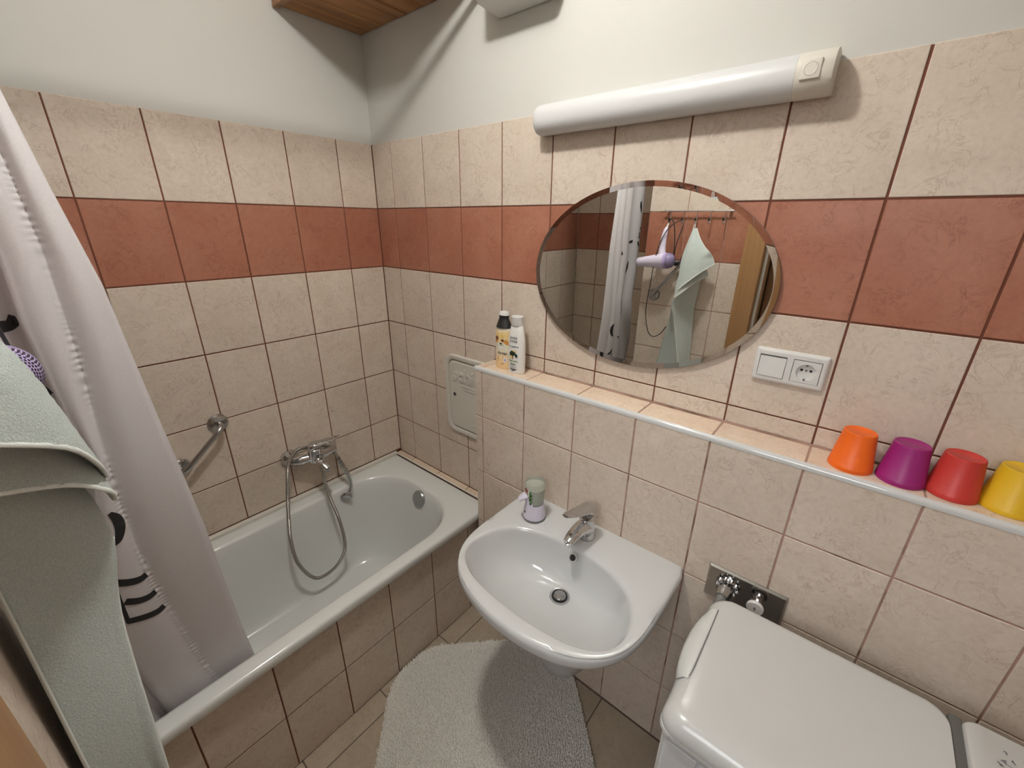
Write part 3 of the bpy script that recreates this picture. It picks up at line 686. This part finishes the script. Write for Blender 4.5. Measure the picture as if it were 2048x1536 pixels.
refill = B().lathe([(.026, .050), (.0285, .056), (.031, .075), (.0325, .10), (.0332, .132), (.031, .1395), (.026, .1420), (.012, .141), (0, .1400)], (dx, dy, WZ), (0, 0, 1), 44, 1.0, 1.0, cap1=False).build('refill', 'soap_cart', sd)
B().lathe([(.020, .058), (.0275, .062), (.0285, .08), (.0290, .115), (.0, .116)], (dx, dy, WZ), (0, 0, 1), 36, cap1=False).build('liquid', plain('soap_liquid', (.56, .58, .50), .25), sd)
def dwrap(V, F, z, name, mat, a, lift): return wrap_text(V, F, (dx, dy, WZ), .0325, .0325, z, name, mat, refill, a, lift)
V, F = blob([(-.013, -.018), (.013, -.018), (.0135, -.004), (.012, .008), (.006, .0155), (-.002, .017), (-.010, .013), (-.0135, .004)]); dwrap(V, F, .112, 'label', 'label_white', fa_ + .25, .0008)
V, F = disc(0, 0, .0095, .008); dwrap(V, F, .1145, 'label_logo', 'label_red', fa_ + .25, .0014)
V, F = text_mesh('SAGROTAN', .0032, bold=.0001); dwrap(V, F, .1145, 'label_text', 'ink', fa_ + .25, .0018)
V, F = blob([(-.009, 0), (.010, 0), (.010, .0012), (-.009, .0012)]); dwrap(V, F, .1015, 'label_line', 'ink_grey', fa_ + .25, .0014)
V, F = blob([(-.017, -.003), (.015, -.003), (.015, .003), (-.017, .003)]); dwrap(V, F, .0945, 'label_band', 'ink_grey', fa_ + .25, .0010)
random.seed(3)
for k in range(9):
    a = fa_ + .25 + .52 + random.uniform(0, .22); V, F = disc(0, 0, random.uniform(.002, .0042), random.uniform(.0025, .006), 8)
    dwrap(V, F, .070 + k * .0055, 'leaf_print', 'leafgreen' if k % 3 else 'tree_print', a, .0009 + .0001 * k)
for k in range(3):
    V, F = disc(0, 0, .003, .003, 8); dwrap(V, F, .105 + k * .006, 'leaf_print', 'tree_print', fa_ + .25 - .56, .0009)

# ------------------------------------------------------------------ chrome fitting plate behind the machine
pl = thing('appliance_valve_plate', 'chrome wall plate with hose connector and round capped valve', 'valve', (1.68, -.112, .775))
rings = [[(x, y, z) for x, z in ((1.5875 + i, .7185 + i), (1.7735 - i, .7185 + i), (1.7735 - i, .8265 - i), (1.5875 + i, .8265 - i))] for i, y in ((0, -.112), (0, -.1145), (.005, -.120))]
B().rings(rings, False, True).build('plate', plain('plate_steel', (.42, .41, .40), .10, 1.0), pl, smooth=False)
b = B(); b.lathe([(.026, 0), (.026, .006), (.023, .010)], (1.641, -.120, .783), (0, -1, 0), 28)
for k in range(10):
    a = 2 * math.pi * k / 10; b.lathe([(.005, .0), (.0058, .010), (.003, .013)], (1.641 + .024 * math.cos(a), -.124, .783 + .024 * math.sin(a)), (0, -1, 0), 10)
b.lathe([(.019, .008), (.020, .022), (.0165, .032), (.015, .042)], (1.641, -.120, .781), (-.1, -1, -.2), 26)
b.build('connector_nut', 'chrome_dull', pl)
B().tube([(1.639, -.150, .775), (1.637, -.170, .760), (1.635, -.182, .72), (1.636, -.185, .60), (1.64, -.188, .3)], .0125, 16).build('drain_hose', 'grey_rubber', pl)
b = B(); b.lathe([(.014, 0), (.013, .015), (.019, .018), (.0195, .028)], (1.713, -.120, .783), (0, -1, 0), 28); vb_ = b.build('valve_body', 'chrome', pl)
B().lathe([(.0195, .027), (.0198, .033), (.0178, .036), (.0172, .0355), (0, .0355)], (1.713, -.120, .783), (0, -1, 0), 32, cap1=False).build('valve_cap', 'white_plastic', vb_)
V, F = text_mesh('S', .012, bold=.0004); B().add([(1.713 + x, -.1560, .783 + z) for x, z, _ in V], F).build('valve_mark', 'chrome_dull', vb_, smooth=False)

# ------------------------------------------------------------------ washing machine
wmc = thing('washing_machine', 'white top-loading washing machine beside the washbasin', 'washing machine', (1.93, -.41, 0))
MX0, MX1, MY0, MY1, MZ = 1.628, 2.225, -.593, -.232, .850
# body
rings = []
for z, i in ((.015, .010), (.03, .008), (.790, .008), (.797, .011)): rings.append([(x, y, z) for x, y in rr2(MX0 + i, MY0 + i, MX1 - i, MY1 - i, .022, 6)])
B().rings(rings, True, True).build('cabinet', 'machine_side', wmc, angle=30)
for sx, sy in ((1.67, -.55), (1.67, -.28), (2.18, -.55), (2.18, -.28)): B().lathe([(.018, 0), (.018, .012), (.010, .014), (.010, .03)], (sx, sy, 0), (0, 0, 1), 16).build('foot', 'black_rubber', wmc)
# front panels separated by a groove
B().box((1.650, MY0 + .004, .04), (1.7055, MY0 + .0095, .789), .0015).build('side_panel', 'machine_side', wmc); B().box((1.7085, MY0 + .004, .04), (2.20, MY0 + .0095, .789), .0015).build('side_panel', 'machine_side', wmc)
# shell ring (top frame)
rings = []
for z, i in ((.8005, .004), (.8, .001), (.805, -.001), (.812, 0)): rings.append([(x, y, z) for x, y in rr2(MX0 + i, MY0 + i, MX1 - i, MY1 - i, .032, 8)])
B().rings(rings, True, True).build('top_frame', 'machine', wmc)
# lid with rounded edges; left end bows out around the handle
def lid_ring(ins, z, r=.035):
    pts = rr2(MX0 + ins, MY0 + ins, 2.0455 - min(ins, .004), MY1 - ins * .4, max(r - ins * .5, .012), 8); out = []
    for x, y in pts: out.append((x, y, z))
    return out
def densify(r_, m=4):
    o = []
    for i in range(len(r_)):
        a, b_ = Vector(r_[i]), Vector(r_[(i + 1) % len(r_)])
        k = m * 3 if (b_ - a).length > .06 else 1
        for j in range(k): o.append(a.lerp(b_, j / k))
    return o
def bow(r_, amt):
    o = []
    for p in r_:
        p = Vector(p)
        if p.x < MX0 + .06:
            t = max(0, 1 - abs((p.y + .405) / .105) ** 2.2); p.x -= amt * t
        o.append(p)
    return o
base0 = densify(lid_ring(0, .812))
def lid_from(ins, z, amt):
    cx0, cy0 = (MX0 + 2.0455) / 2, (MY0 + MY1) / 2; hx, hy = (2.0455 - MX0) / 2, (MY1 - MY0) / 2
    o = []
    for p in base0:
        sx = (hx - (ins if p.x < cx0 else min(ins, .004))) / hx; sy = (hy - (ins if p.y < cy0 else ins * .35)) / hy
        o.append(Vector((cx0 + (p.x - cx0) * sx, cy0 + (p.y - cy0) * sy, z)))
    return bow(o, amt)
B().rings([lid_from(.002, .806, .0), lid_from(0, .814, .002), lid_from(.001, .824, .004), lid_from(.005, .834, .004), lid_from(.011, .842, .003), lid_from(.018, .8475, .001), lid_from(.026, .850, 0), lid_from(.05, .8505, 0), lid_from(.12, .8505, 0)], True, True).build('lid', 'machine', wmc, angle=60)
# handle flap
hp = []
for k in range(13):
    t = -1 + 2 * k / 12; y = -.392 + .103 * t; bw = max(0, 1 - abs(t) ** 2.4)
    hp.append([(MX0 + .006 - .0135 * bw, y, .800), (MX0 + .002 - .0155 * bw, y, .812), (MX0 + .002 - .0150 * bw, y, .828), (MX0 + .006 - .0125 * bw, y, .840), (MX0 + .012 - .006 * bw, y, .8475), (MX0 + .020, y, .8515), (MX0 + .022, y, .8505), (MX0 + .022, y, .800)])
lidh = B().rings(hp, True, True).build('lid_handle', plain('handle_enamel', (.60, .61, .59), .28), wmc, angle=50)
B().tube([(MX0 + .0225, -.289, .8512), (MX0 + .0235, -.39, .8516), (MX0 + .0225, -.480, .8512), (MX0 + .012, -.4955, .846), (MX0 + .001, -.4965, .832)], .0009, 6, 6).build('handle_gap', 'grey_rubber', lidh)
# grey strip between lid and control panel, and the control panel
B().box((2.043, -.585, .79), (2.062, -.236, .8445), .004).build('gasket', plain('gasket_grey', (.115, .113, .105), .6), wmc)
rings = []
for z, i in ((.806, .002), (.814, 0), (.836, .001), (.846, .006), (.851, .014), (.853, .024)):
    rings.append([(x, y, z + (.012 if 1 else 0) * 0) for x, y in rr2(2.0585 + i * .25, MY0 + i, MX1 - i, MY1 - i * .35, .022, 6)])
cpn = B().rings(rings, True, True).build('control_panel', 'machine', wmc, angle=50)
b = B()
def mark(x, y, wx, wy, a=0):
    c_, s_ = math.cos(a), math.sin(a)
    b.add([(x + u * c_ - v * s_, y + u * s_ + v * c_, .8537) for u, v in ((-wx, -wy), (wx, -wy), (wx, wy), (-wx, wy))], [(0, 1, 2, 3)])
for i, (x, y) in enumerate(((2.108, -.272), (2.104, -.292), (2.115, -.284), (2.111, -.305), (2.124, -.296), (2.098, -.302), (2.106, -.318), (2.119, -.316), (2.127, -.330), (2.114, -.334), (2.102, -.342), (2.122, -.352), (2.131, -.274))):
    mark(x, y, .0035 if i % 2 else .0020, .0011, .5 * i); mark(x + .0015, y - .0025, .0009, .0022, .3 * i)
mark(2.108, -.297, .0095, .0004, -.2)
b.build('program_symbols', 'ink_grey', cpn, smooth=False)
B().lathe([(.032, 0), (.032, .012), (.028, .018), (.0, .019)], (2.145, -.44, .853), (0, 0, 1), 36, cap1=False).build('program_knob', 'machine', cpn)

# ------------------------------------------------------------------ extractor fan on the wall
fn = thing('extractor_fan', 'white boxy extractor fan high on the wall above the ledge', 'fan', (.83, 0, 2.25))
rings = []
for y, i in ((0, .0), (-.09, .004), (-.107, .010), (-.112, .022)): rings.append([(x, y, z) for x, z in rrz(.708 + i * .6, 2.252 + i, .950 - i * .6, 2.50 - i, .014, 5)])
B().rings(rings, True, True).build('fan_housing', plain('fan_plastic', (.62, .62, .59), .4), fn, angle=40)
for k in range(7): B().box((.745, -.1135, 2.29 + k * .026), (.915, -.1115, 2.30 + k * .026)).build('slat', 'white_plastic', fn, smooth=False)

# ------------------------------------------------------------------ ceiling lamp with bare bulb
cl = thing('ceiling_lamp', 'ceiling lamp holder with a lit bulb', 'lamp', (LAMP[0], LAMP[1], H))
B().lathe([(.05, 0), (.05, -.012), (.03, -.022), (.02, -.03)], (LAMP[0], LAMP[1], H), (0, 0, 1), 28).build('lamp_holder', 'white_plastic', cl)
B().lathe([(.0, -.015), (.022, -.0139), (.042, -.0104), (.053, -.006), (.058, 0), (.053, .004), (.036, .008), (.022, .020), (.018, .056)], LAMP, (0, 0, 1), 28, cap0=False).build('bulb', 'bulb', cl)

# ------------------------------------------------------------------ curtain rod and curtain
rod = B().tube([(.64, -.004, 2.335), (.64, -1.75, 2.335)], .0115, 16, 1).build('curtain_rod', 'white_plastic'); tag(rod, 'white shower curtain rod above the bathtub', 'rod')
def sm(t): t = max(0., min(1., t)); return t * t * (3 - 2 * t)
def y_edge(z): return np.interp(z, [.40, .523, .63, .82, .987, 1.296, 1.574, 1.738, 1.873, 2.32], [-.965, -.972, -.979, -.988, -.995, -1.017, -1.034, -1.058, -1.075, -1.10])
def s_seam(z): return np.interp(z, [.40, .567, .72, .896, 1.02, 1.14, 1.31, 1.46, 1.64, 1.78, 2.32], [-1.050, -1.082, -1.098, -1.117, -1.122, -1.1215, -1.112, -1.102, -1.097, -1.1017, -1.12])
def s_f2(z): return np.interp(z, [.40, .49, .66, .80, .95, 1.10, 1.24, 1.36, 1.52, 1.62, 2.32], [-1.165, -1.176, -1.198, -1.21, -1.20, -1.165, -1.133, -1.146, -1.152, -1.147, -1.16])
def bend(z): return .598 + .044 * sm((z - .50) / .75)
def curtain_x(y, z):
    y1_ = float(s_seam(z)); g1 = math.exp(-((y - y1_) / .0055) ** 2)
    return curtain_x0(y, z) + g1 * (.0016 + (.0010 + .0005 * math.sin(z * 23)) * math.sin(z * 470 + 4 * math.sin(z * 29) + 2 * math.sin(z * 83)))
def curtain_x0(y, z):
    ye, y1, y2 = float(y_edge(z)), float(s_seam(z)), float(s_f2(z)); x0 = bend(z); am = .55 + .45 * sm((z - .5) / .8)
    if y > y1:
        t = (ye - y) / (ye - y1); return x0 + am * (-.006 + .013 * math.sin(math.pi * min(1, t * .95 + .02)) + .002 * math.sin(7 * t + 2 * z))
    if y > y2:
        t = (y1 - y) / (y1 - y2); return x0 + am * (-.002 + .013 * math.sin(math.pi * t) * (1 - .35 * t) + .010 * t)
    t = (y2 - y) / .055
    dr_ = sm(t / .12); ph = t * math.pi * .72
    return x0 + am * (.010 - .028 * dr_ + .014 * (1 - math.cos(ph)) * dr_ * .8)
zs_ = list(np.linspace(2.32, .36, 620))
rows = []
for z in zs_:
    ye, y1, y2 = float(y_edge(z)), float(s_seam(z)), float(s_f2(z)); yb = y2 - .30 + .1 * sm((1.4 - z) / .9)
    yy = list(np.linspace(ye, y1 + .012, 9)) + [y1 + d for d in (.009, .006, .004, .002, .0, -.002, -.004, -.006, -.009)] + list(np.linspace(y1 - .012, y2, 8)) + [y2 - .0015, y2 - .003, y2 - .005, y2 - .008] + list(np.linspace(y2 - .011, yb, 60))
    rows.append([(curtain_x(y, z), y, z) for y in yy])
cu = thing('shower_curtain', 'white shower curtain with large black letters hanging into the bathtub', 'curtain', (.62, -1.2, .4))
B().grid(rows).build('curtain_cloth', 'curtain', cu, angle=180, solid=.0009)
def cprint(poly, name='printed_letter', m=1):
    """poly: list of strips; each strip is list of (y,z,halfwidth) centreline"""
    b_ = B()
    for strip in poly:
        P_ = cat([(a, c, d) for a, c, d in strip], 10); V_ = []
        for i, p in enumerate(P_):
            t = P_[min(i + 1, len(P_) - 1)] - P_[max(i - 1, 0)]; t = Vector((t.x, t.y)).normalized(); nrm = Vector((-t.y, t.x)) * p.z
            for s_ in (-1, 0, 1):
                y, z = p.x + nrm.x * s_, p.y + nrm.y * s_; V_.append((curtain_x(y, z) + .0016, y, z))
        F_ = []
        for i in range(len(P_) - 1):
            for s_ in (0, 1): F_.append((3 * i + s_, 3 * i + s_ + 1, 3 * i + s_ + 4, 3 * i + s_ + 3))
        b_.add(V_, F_)
    return b_.build(name, 'ink', cu, smooth=True)
cprint([[(-1.1735, .968, .003), (-1.176, .90, .0034), (-1.1775, .830, .004)],
        [(-1.172, .953, .0088), (-1.152, .938, .0085), (-1.134, .929, .0085), (-1.1215, .931, .0075)],
        [(-1.170, .893, .0080), (-1.150, .877, .0082), (-1.132, .870, .0082), (-1.1175, .872, .0075)],
        [(-1.177, .835, .0080), (-1.150, .823, .0082), (-1.128, .816, .0082), (-1.1125, .819, .0075)]])
cprint([[(-1.140, 1.125, .004), (-1.133, 1.105, .008), (-1.133, 1.08, .009), (-1.142, 1.056, .007), (-1.155, 1.048, .004)]])
cprint([[(-1.1860, .93, .003), (-1.185, .912, .006), (-1.187, .893, .004)]])
cprint([[(-1.195, 1.525, .010), (-1.178, 1.518, .010), (-1.163, 1.520, .0085), (-1.158, 1.535, .004)]])
cprint([[(-1.172, 1.405, .004), (-1.160, 1.395, .010), (-1.151, 1.380, .007), (-1.1475, 1.36, .003)]])
for yc, zc, rz_, hw in ((-1.395, 1.635, .022, .006), (-1.39, 1.585, .026, .007)):
    cprint([[(yc + .018 * math.cos(a), zc + rz_ * math.sin(a), hw) for a in [k * math.pi / 4 + .6 for k in range(8)]]])
cprint([[(-1.375, 1.74, .004), (-1.365, 1.775, .008), (-1.362, 1.80, .003)]]); cprint([[(-1.33, 1.585, .006), (-1.31, 1.578, .008), (-1.30, 1.582, .006)]])
cprint([[(-1.285, 1.40, .003), (-1.300, 1.43, .012), (-1.31, 1.47, .004)]]); cprint([[(-1.235, 1.165, .003), (-1.245, 1.2, .010), (-1.242, 1.24, .003)]])
cprint([[(-1.27, 1.165, .003), (-1.262, 1.20, .009), (-1.272, 1.24, .003)]]); cprint([[(-1.26, 1.02, .007), (-1.245, 1.018, .007)]])

# ------------------------------------------------------------------ hook rail
hr = thing('hook_rail', 'chrome rail of five coat hooks reflected in the mirror', 'hook rail', (1.0, -1.273, 1.743))
B().tube([(.835, -1.252, 1.743), (1.171, -1.252, 1.743)], .0035, 12, 1).lathe([(.0, -.006), (.006, -.003), (.006, .003), (0, .006)], (.835, -1.252, 1.743), (1, 0, 0), 12, cap0=False, cap1=False).lathe([(.0, -.006), (.006, -.003), (.006, .003), (0, .006)], (1.171, -1.252, 1.743), (1, 0, 0), 12, cap0=False, cap1=False).build('rail', 'chrome', hr)
for x in (.85, 1.155): B().lathe([(.007, 0), (.007, .012), (.004, .02)], (x, -1.273, 1.743), (0, 1, 0), 16).build('mount', 'chrome', hr)
for x in (.868, .935, 1.002, 1.069, 1.136):
    h_ = B().tube([(x, -1.252, 1.747), (x, -1.248, 1.742), (x, -1.250, 1.72), (x, -1.252, 1.695), (x - .001, -1.243, 1.683), (x - .001, -1.232, 1.688), (x - .001, -1.226, 1.700)], .0026, 10).build('hook', 'chrome', hr)
    B().lathe([(.0032, 0), (.0042, .004), (.004, .012), (0, .015)], (x - .001, -1.227, 1.697), (0, .15, 1), 12, cap1=False).build('hook_tip', 'black_rubber', h_)

# ------------------------------------------------------------------ towel
tw = thing('hand_towel', 'pale mint terry towel hanging from the middle hook', 'towel', (1.0, -1.25, 1.0))
def patch(rows_, nu=6, nv=8):
    up_ = [cat(r_, nu) for r_ in rows_]; cols = [cat([r_[i] for r_ in up_], nv) for i in range(len(up_[0]))]
    return [[cols[i][j] for i in range(len(cols))] for j in range(len(cols[0]))]
rnd = random.Random(5)
def fuzz(rows_, a=.0006):
    return [[Vector(p) + Vector((rnd.uniform(-a, a), rnd.uniform(-a, a), rnd.uniform(-a, a))) for p in r_] for r_ in rows_]
flap = [[(1.000, -1.228, 1.660), (1.004, -1.222, 1.660), (1.009, -1.224, 1.660), (1.014, -1.232, 1.660)],
        [(.990, -1.207, 1.600), (1.006, -1.194, 1.602), (1.024, -1.196, 1.606), (1.042, -1.216, 1.612)],
        [(.982, -1.186, 1.540), (1.008, -1.170, 1.545), (1.042, -1.178, 1.556), (1.078, -1.202, 1.570)],
        [(.980, -1.173, 1.495), (1.008, -1.159, 1.503), (1.055, -1.170, 1.525), (1.103, -1.198, 1.548)],
        [(.984, -1.156, 1.432), (1.012, -1.149, 1.450), (1.070, -1.165, 1.490), (1.118, -1.212, 1.525)],
        [(.998, -1.1345, 1.360), (1.027, -1.139, 1.393), (1.080, -1.160, 1.446), (1.132, -1.214, 1.492)]]
fr = patch(flap, 8, 8)
B().grid(fuzz(fr)).build('top_fold', 'towel', tw, angle=180, solid=.005)
def hemstrip(line, name='towel_edge', r=.0028, off=(0, .0006, .0015)):
    B().tube([Vector(p) + Vector(off) for p in line], r, 10, 4, flat=r * 1.7).build(name, 'towel_hem', tw)
hemstrip(flap[-1], r=.0023)
hemstrip([r_[-1] for r_ in flap], r=.0022)
f2 = [[(.990, -1.212, 1.560), (1.008, -1.20, 1.56), (1.03, -1.205, 1.56), (1.05, -1.22, 1.56)],
      [(.984, -1.178, 1.46), (1.00, -1.165, 1.465), (1.04, -1.180, 1.48), (1.075, -1.205, 1.49)],
      [(.978, -1.152, 1.38), (1.00, -1.146, 1.395), (1.045, -1.172, 1.425), (1.10, -1.230, 1.455)],
      [(.984, -1.135, 1.316), (1.015, -1.138, 1.345), (1.058, -1.172, 1.392), (1.105, -1.235, 1.430)]]
B().grid(fuzz(patch(f2, 8, 8))).build('under_fold', 'towel', tw, angle=180, solid=.005); hemstrip(f2[-1], r=.0023)
body = []
for z, P_ in ((1.46, [(.990, -1.245), (.990, -1.21), (1.0, -1.19), (1.015, -1.195), (1.04, -1.215), (1.07, -1.25)]),
              (1.36, [(.972, -1.245), (.976, -1.19), (.990, -1.163), (1.008, -1.168), (1.035, -1.195), (1.064, -1.252)]),
              (1.256, [(.950, -1.245), (.960, -1.185), (.980, -1.154), (1.000, -1.166), (1.025, -1.202), (1.056, -1.255)]),
              (1.144, [(.930, -1.25), (.965, -1.20), (1.000, -1.177), (1.015, -1.188), (1.037, -1.216), (1.062, -1.257)]),
              (1.0, [(.910, -1.256), (.965, -1.215), (1.028, -1.189), (1.042, -1.202), (1.055, -1.226), (1.070, -1.260)]),
              (.90, [(.895, -1.258), (.960, -1.222), (1.042, -1.195), (1.053, -1.210), (1.063, -1.230), (1.076, -1.262)]),
              (.80, [(.885, -1.260), (.958, -1.228), (1.046, -1.201), (1.056, -1.217), (1.066, -1.236), (1.080, -1.264)]),
              (.62, [(.880, -1.262), (.955, -1.234), (1.048, -1.208), (1.058, -1.222), (1.068, -1.240), (1.083, -1.264)])):
    body.append([(x, y, z) for x, y in P_])
B().grid(fuzz(patch(body, 7, 10))).build('towel_body', 'towel', tw, angle=180, solid=.0045)
hemstrip([r_[2] for r_ in body[2:]], r=.0026, off=(-.001, .0012, 0)); hemstrip([r_[-1] for r_ in body], r=.0022); hemstrip(body[-1])
B().tube([(.999, -1.226, 1.655), (.998, -1.234, 1.675), (1.0, -1.240, 1.6885), (1.004, -1.236, 1.676), (1.006, -1.228, 1.656)], .0016, 8).build('hanging_loop', 'towel_hem', tw)

# ------------------------------------------------------------------ hair dryer
hd0 = thing('hair_dryer', 'lilac hair dryer with perforated intake and black cord hanging from hook', 'hair dryer', (.86, -1.21, 1.5))
hc = Vector((.885, -1.191, 1.496)); hax = Vector((1, .02, .10)).normalized()
b = B(); prof = [(.021, -.150), (.024, -.145), (.026, -.12), (.030, -.09), (.035, -.05), (.039, -.02), (.041, .0)]
b.lathe(prof, hc, hax, 36); b.build('barrel', 'lilac_pale', hd0)
b = B(); prof = [(.041, .0), (.0415, .01), (.0405, .022), (.037, .034), (.030, .045), (.019, .052), (.008, .0545), (0, .055)]
b.lathe(prof, hc, hax, 40, cap1=False); icap = b.build('intake_cap', 'lilac', hd0)
b = B(); qh = Vector((0, 0, 1)).rotation_difference(hax)
def cap_pt(r_): # point on cap at radius r
    hh = np.interp(-r_, [-.0415, -.0405, -.037, -.030, -.019, -.008, 0], [.010, .022, .034, .045, .052, .0545, .055]); return float(hh)
rr_, hh_ = [.0, .008, .019, .030, .037, .0405, .0415], [.055, .0545, .052, .045, .034, .022, .010]
arc = [0]
for k in range(1, 7): arc.append(arc[-1] + math.hypot(rr_[k] - rr_[k - 1], hh_[k] - hh_[k - 1]))
s_a = .0; row = 0
while s_a < arc[-1] - .003:
    r_ = float(np.interp(s_a, arc, rr_)); h0 = float(np.interp(s_a, arc, hh_)); r2 = float(np.interp(s_a + .001, arc, rr_)); h2 = float(np.interp(s_a + .001, arc, hh_))
    nr, nh = -(h2 - h0), (r2 - r_); cnt = max(1, int(2 * math.pi * r_ / .0049))
    for k in range(cnt):
        a0 = 2 * math.pi * (k + .5 * (row % 2)) / cnt; cr, sr = math.cos(a0), math.sin(a0)
        nl = Vector((nr * cr, nr * sr, nh)).normalized(); cpt = Vector((r_ * cr, r_ * sr, h0)) + nl * .0005
        s1 = Vector((-sr, cr, 0)); s2 = nl.cross(s1)
        b.add([hc + qh @ (cpt + (s1 * math.cos(q_ * math.pi / 4) * .0020 + s2 * math.sin(q_ * math.pi / 4) * .0014)) for q_ in range(8)], [tuple(range(8))])
    s_a += .0042; row += 1
o = b.build('intake_holes', 'dark', icap, smooth=False); o['kind'] = 'stuff'
B().tube([(.868, -1.193, 1.520), (.862, -1.200, 1.555), (.860, -1.208, 1.60), (.862, -1.216, 1.645), (.865, -1.222, 1.664)], [.022, .0175, .0155, .0125, .007], 20, flat=[.018, .015, .014, .011, .006]).build('handle', 'lilac_pale', hd0)
B().tube([(.865, -1.222, 1.664), (.866, -1.228, 1.678), (.867, -1.236, 1.688)], [.005, .004, .003], 10).build('strain_relief', 'white_plastic', hd0)
CB = [(.866, -1.232, 1.684), (.880, -1.222, 1.705), (.900, -1.215, 1.685), (.915, -1.212, 1.62), (.922, -1.210, 1.55), (.925, -1.208, 1.49)]
CC = [(.925, -1.208, 1.49), (.935, -1.195, 1.58), (.945, -1.215, 1.66), (.937, -1.230, 1.692), (.918, -1.222, 1.694), (.880, -1.195, 1.655), (.852, -1.178, 1.58), (.838, -1.170, 1.48), (.832, -1.170, 1.38), (.822, -1.175, 1.27), (.824, -1.180, 1.19), (.845, -1.185, 1.105), (.875, -1.195, 1.075), (.910, -1.205, 1.095), (.935, -1.215, 1.14)]
B().tube(CB, .0026, 8, 8).build('cord', 'black_rubber', hd0); B().tube(CC, .0024, 8, 8).build('cord', 'black_rubber', hd0)
B().tube([(.925, -1.240, 1.475), (.940, -1.240, 1.483), (.957, -1.240, 1.490)], [.009, .011, .007], 14).build('plug', 'black_rubber', hd0)

# ------------------------------------------------------------------ rug
rug = thing('bath_mat', 'cream shaggy bath mat with rounded corners on the floor', 'rug', (1.1, -.5, 0))
ux, uy = Vector((1, 1, 0)) / math.sqrt(2), Vector((1, -1, 0)) / math.sqrt(2)   # across, along
def rp(a, b_): return Vector((.586 / 2 + 0, .586 / 2, 0)) + ux * a + uy * b_
# across: x+y from .075 to 1.095 ; along: x-y from 1.095 on
A0, A1 = (.075 - .586) / math.sqrt(2), (1.095 - .586) / math.sqrt(2); B0, B1 = 1.082 / math.sqrt(2), 2.02 / math.sqrt(2)
def inside(a, b_, m=0):
    r_ = .215; x0, x1, y0, y1 = A0 + m, A1 - m, B0 + m, B1 - m
    qx = max(x0 + r_ - a, a - (x1 - r_), 0); qy = max(y0 + r_ - b_, b_ - (y1 - r_), 0)
    return (x0 < a < x1) and (y0 < b_ < y1) and math.hypot(qx, qy) < r_
ol = [rp(a, b_) for a, b_ in rr2(A0, B0, A1, B1, .215, 10)]
ol2 = [p.copy() for p in ol]
for p in ol2: p.x = max(p.x, .671)
B().rings([[(p.x, p.y, .001) for p in ol2], [(p.x, p.y, .009) for p in ol2]], True, True).build('mat_base', 'rug', rug, smooth=False)
rs_ = np.random.RandomState(4); g_ = .0036
aa, bb_ = np.meshgrid(np.arange(A0, A1, g_), np.arange(B0, B1, g_)); aa = aa.ravel(); bb_ = bb_.ravel()
aa = aa + rs_.uniform(-.0012, .0012, aa.size); bb_ = bb_ + rs_.uniform(-.0012, .0012, aa.size)
r_ = .215; qx = np.maximum.reduce([A0 + r_ - aa, aa - (A1 - r_), 0 * aa]); qy = np.maximum.reduce([B0 + r_ - bb_, bb_ - (B1 - r_), 0 * aa])
ok = np.hypot(qx, qy) < r_; aa, bb_ = aa[ok], bb_[ok]
px = .293 + aa * ux.x + bb_ * uy.x; py = .293 + aa * ux.y + bb_ * uy.y
ok = (px > .672); px, py = px[ok], py[ok]; n_ = px.size
ang = rs_.uniform(0, 6.283, n_); hgt = .0185 + rs_.uniform(-.003, .004, n_); le = rs_.uniform(.001, .005, n_); la = rs_.uniform(0, 6.283, n_); rd = rs_.uniform(.0013, .0021, n_)
V = np.zeros((n_, 6, 3))
for k in range(3):
    a_ = ang + k * 2.0944
    V[:, k, 0] = px + rd * np.cos(a_); V[:, k, 1] = py + rd * np.sin(a_); V[:, k, 2] = .008
    V[:, 3 + k, 0] = px + rd * .75 * np.cos(a_) + le * np.cos(la); V[:, 3 + k, 1] = py + rd * .75 * np.sin(a_) + le * np.sin(la); V[:, 3 + k, 2] = hgt
F = np.array([[0, 1, 4, 3], [1, 2, 5, 4], [2, 0, 3, 5]])
me = bpy.data.meshes.new('pile'); nf = n_ * 3
T3 = np.array([3, 4, 5])
me.vertices.add(n_ * 6); me.vertices.foreach_set('co', V.reshape(-1).astype(np.float32))
loops = np.concatenate([np.concatenate([(F.reshape(-1)), T3])] * 1); per = 15
allv = (np.arange(n_)[:, None] * 6 + loops[None, :]).reshape(-1)
me.loops.add(allv.size); me.loops.foreach_set('vertex_index', allv.astype(np.int32))
ls = (np.arange(n_)[:, None] * per + np.array([0, 4, 8, 12])[None, :]).reshape(-1)
me.polygons.add(n_ * 4); me.polygons.foreach_set('loop_start', ls.astype(np.int32))
me.update(calc_edges=True); me.validate(); me.materials.append(M['rug_pile'])
o = bpy.data.objects.new('pile', me); COL.objects.link(o); par(o, rug); o['kind'] = 'stuff'
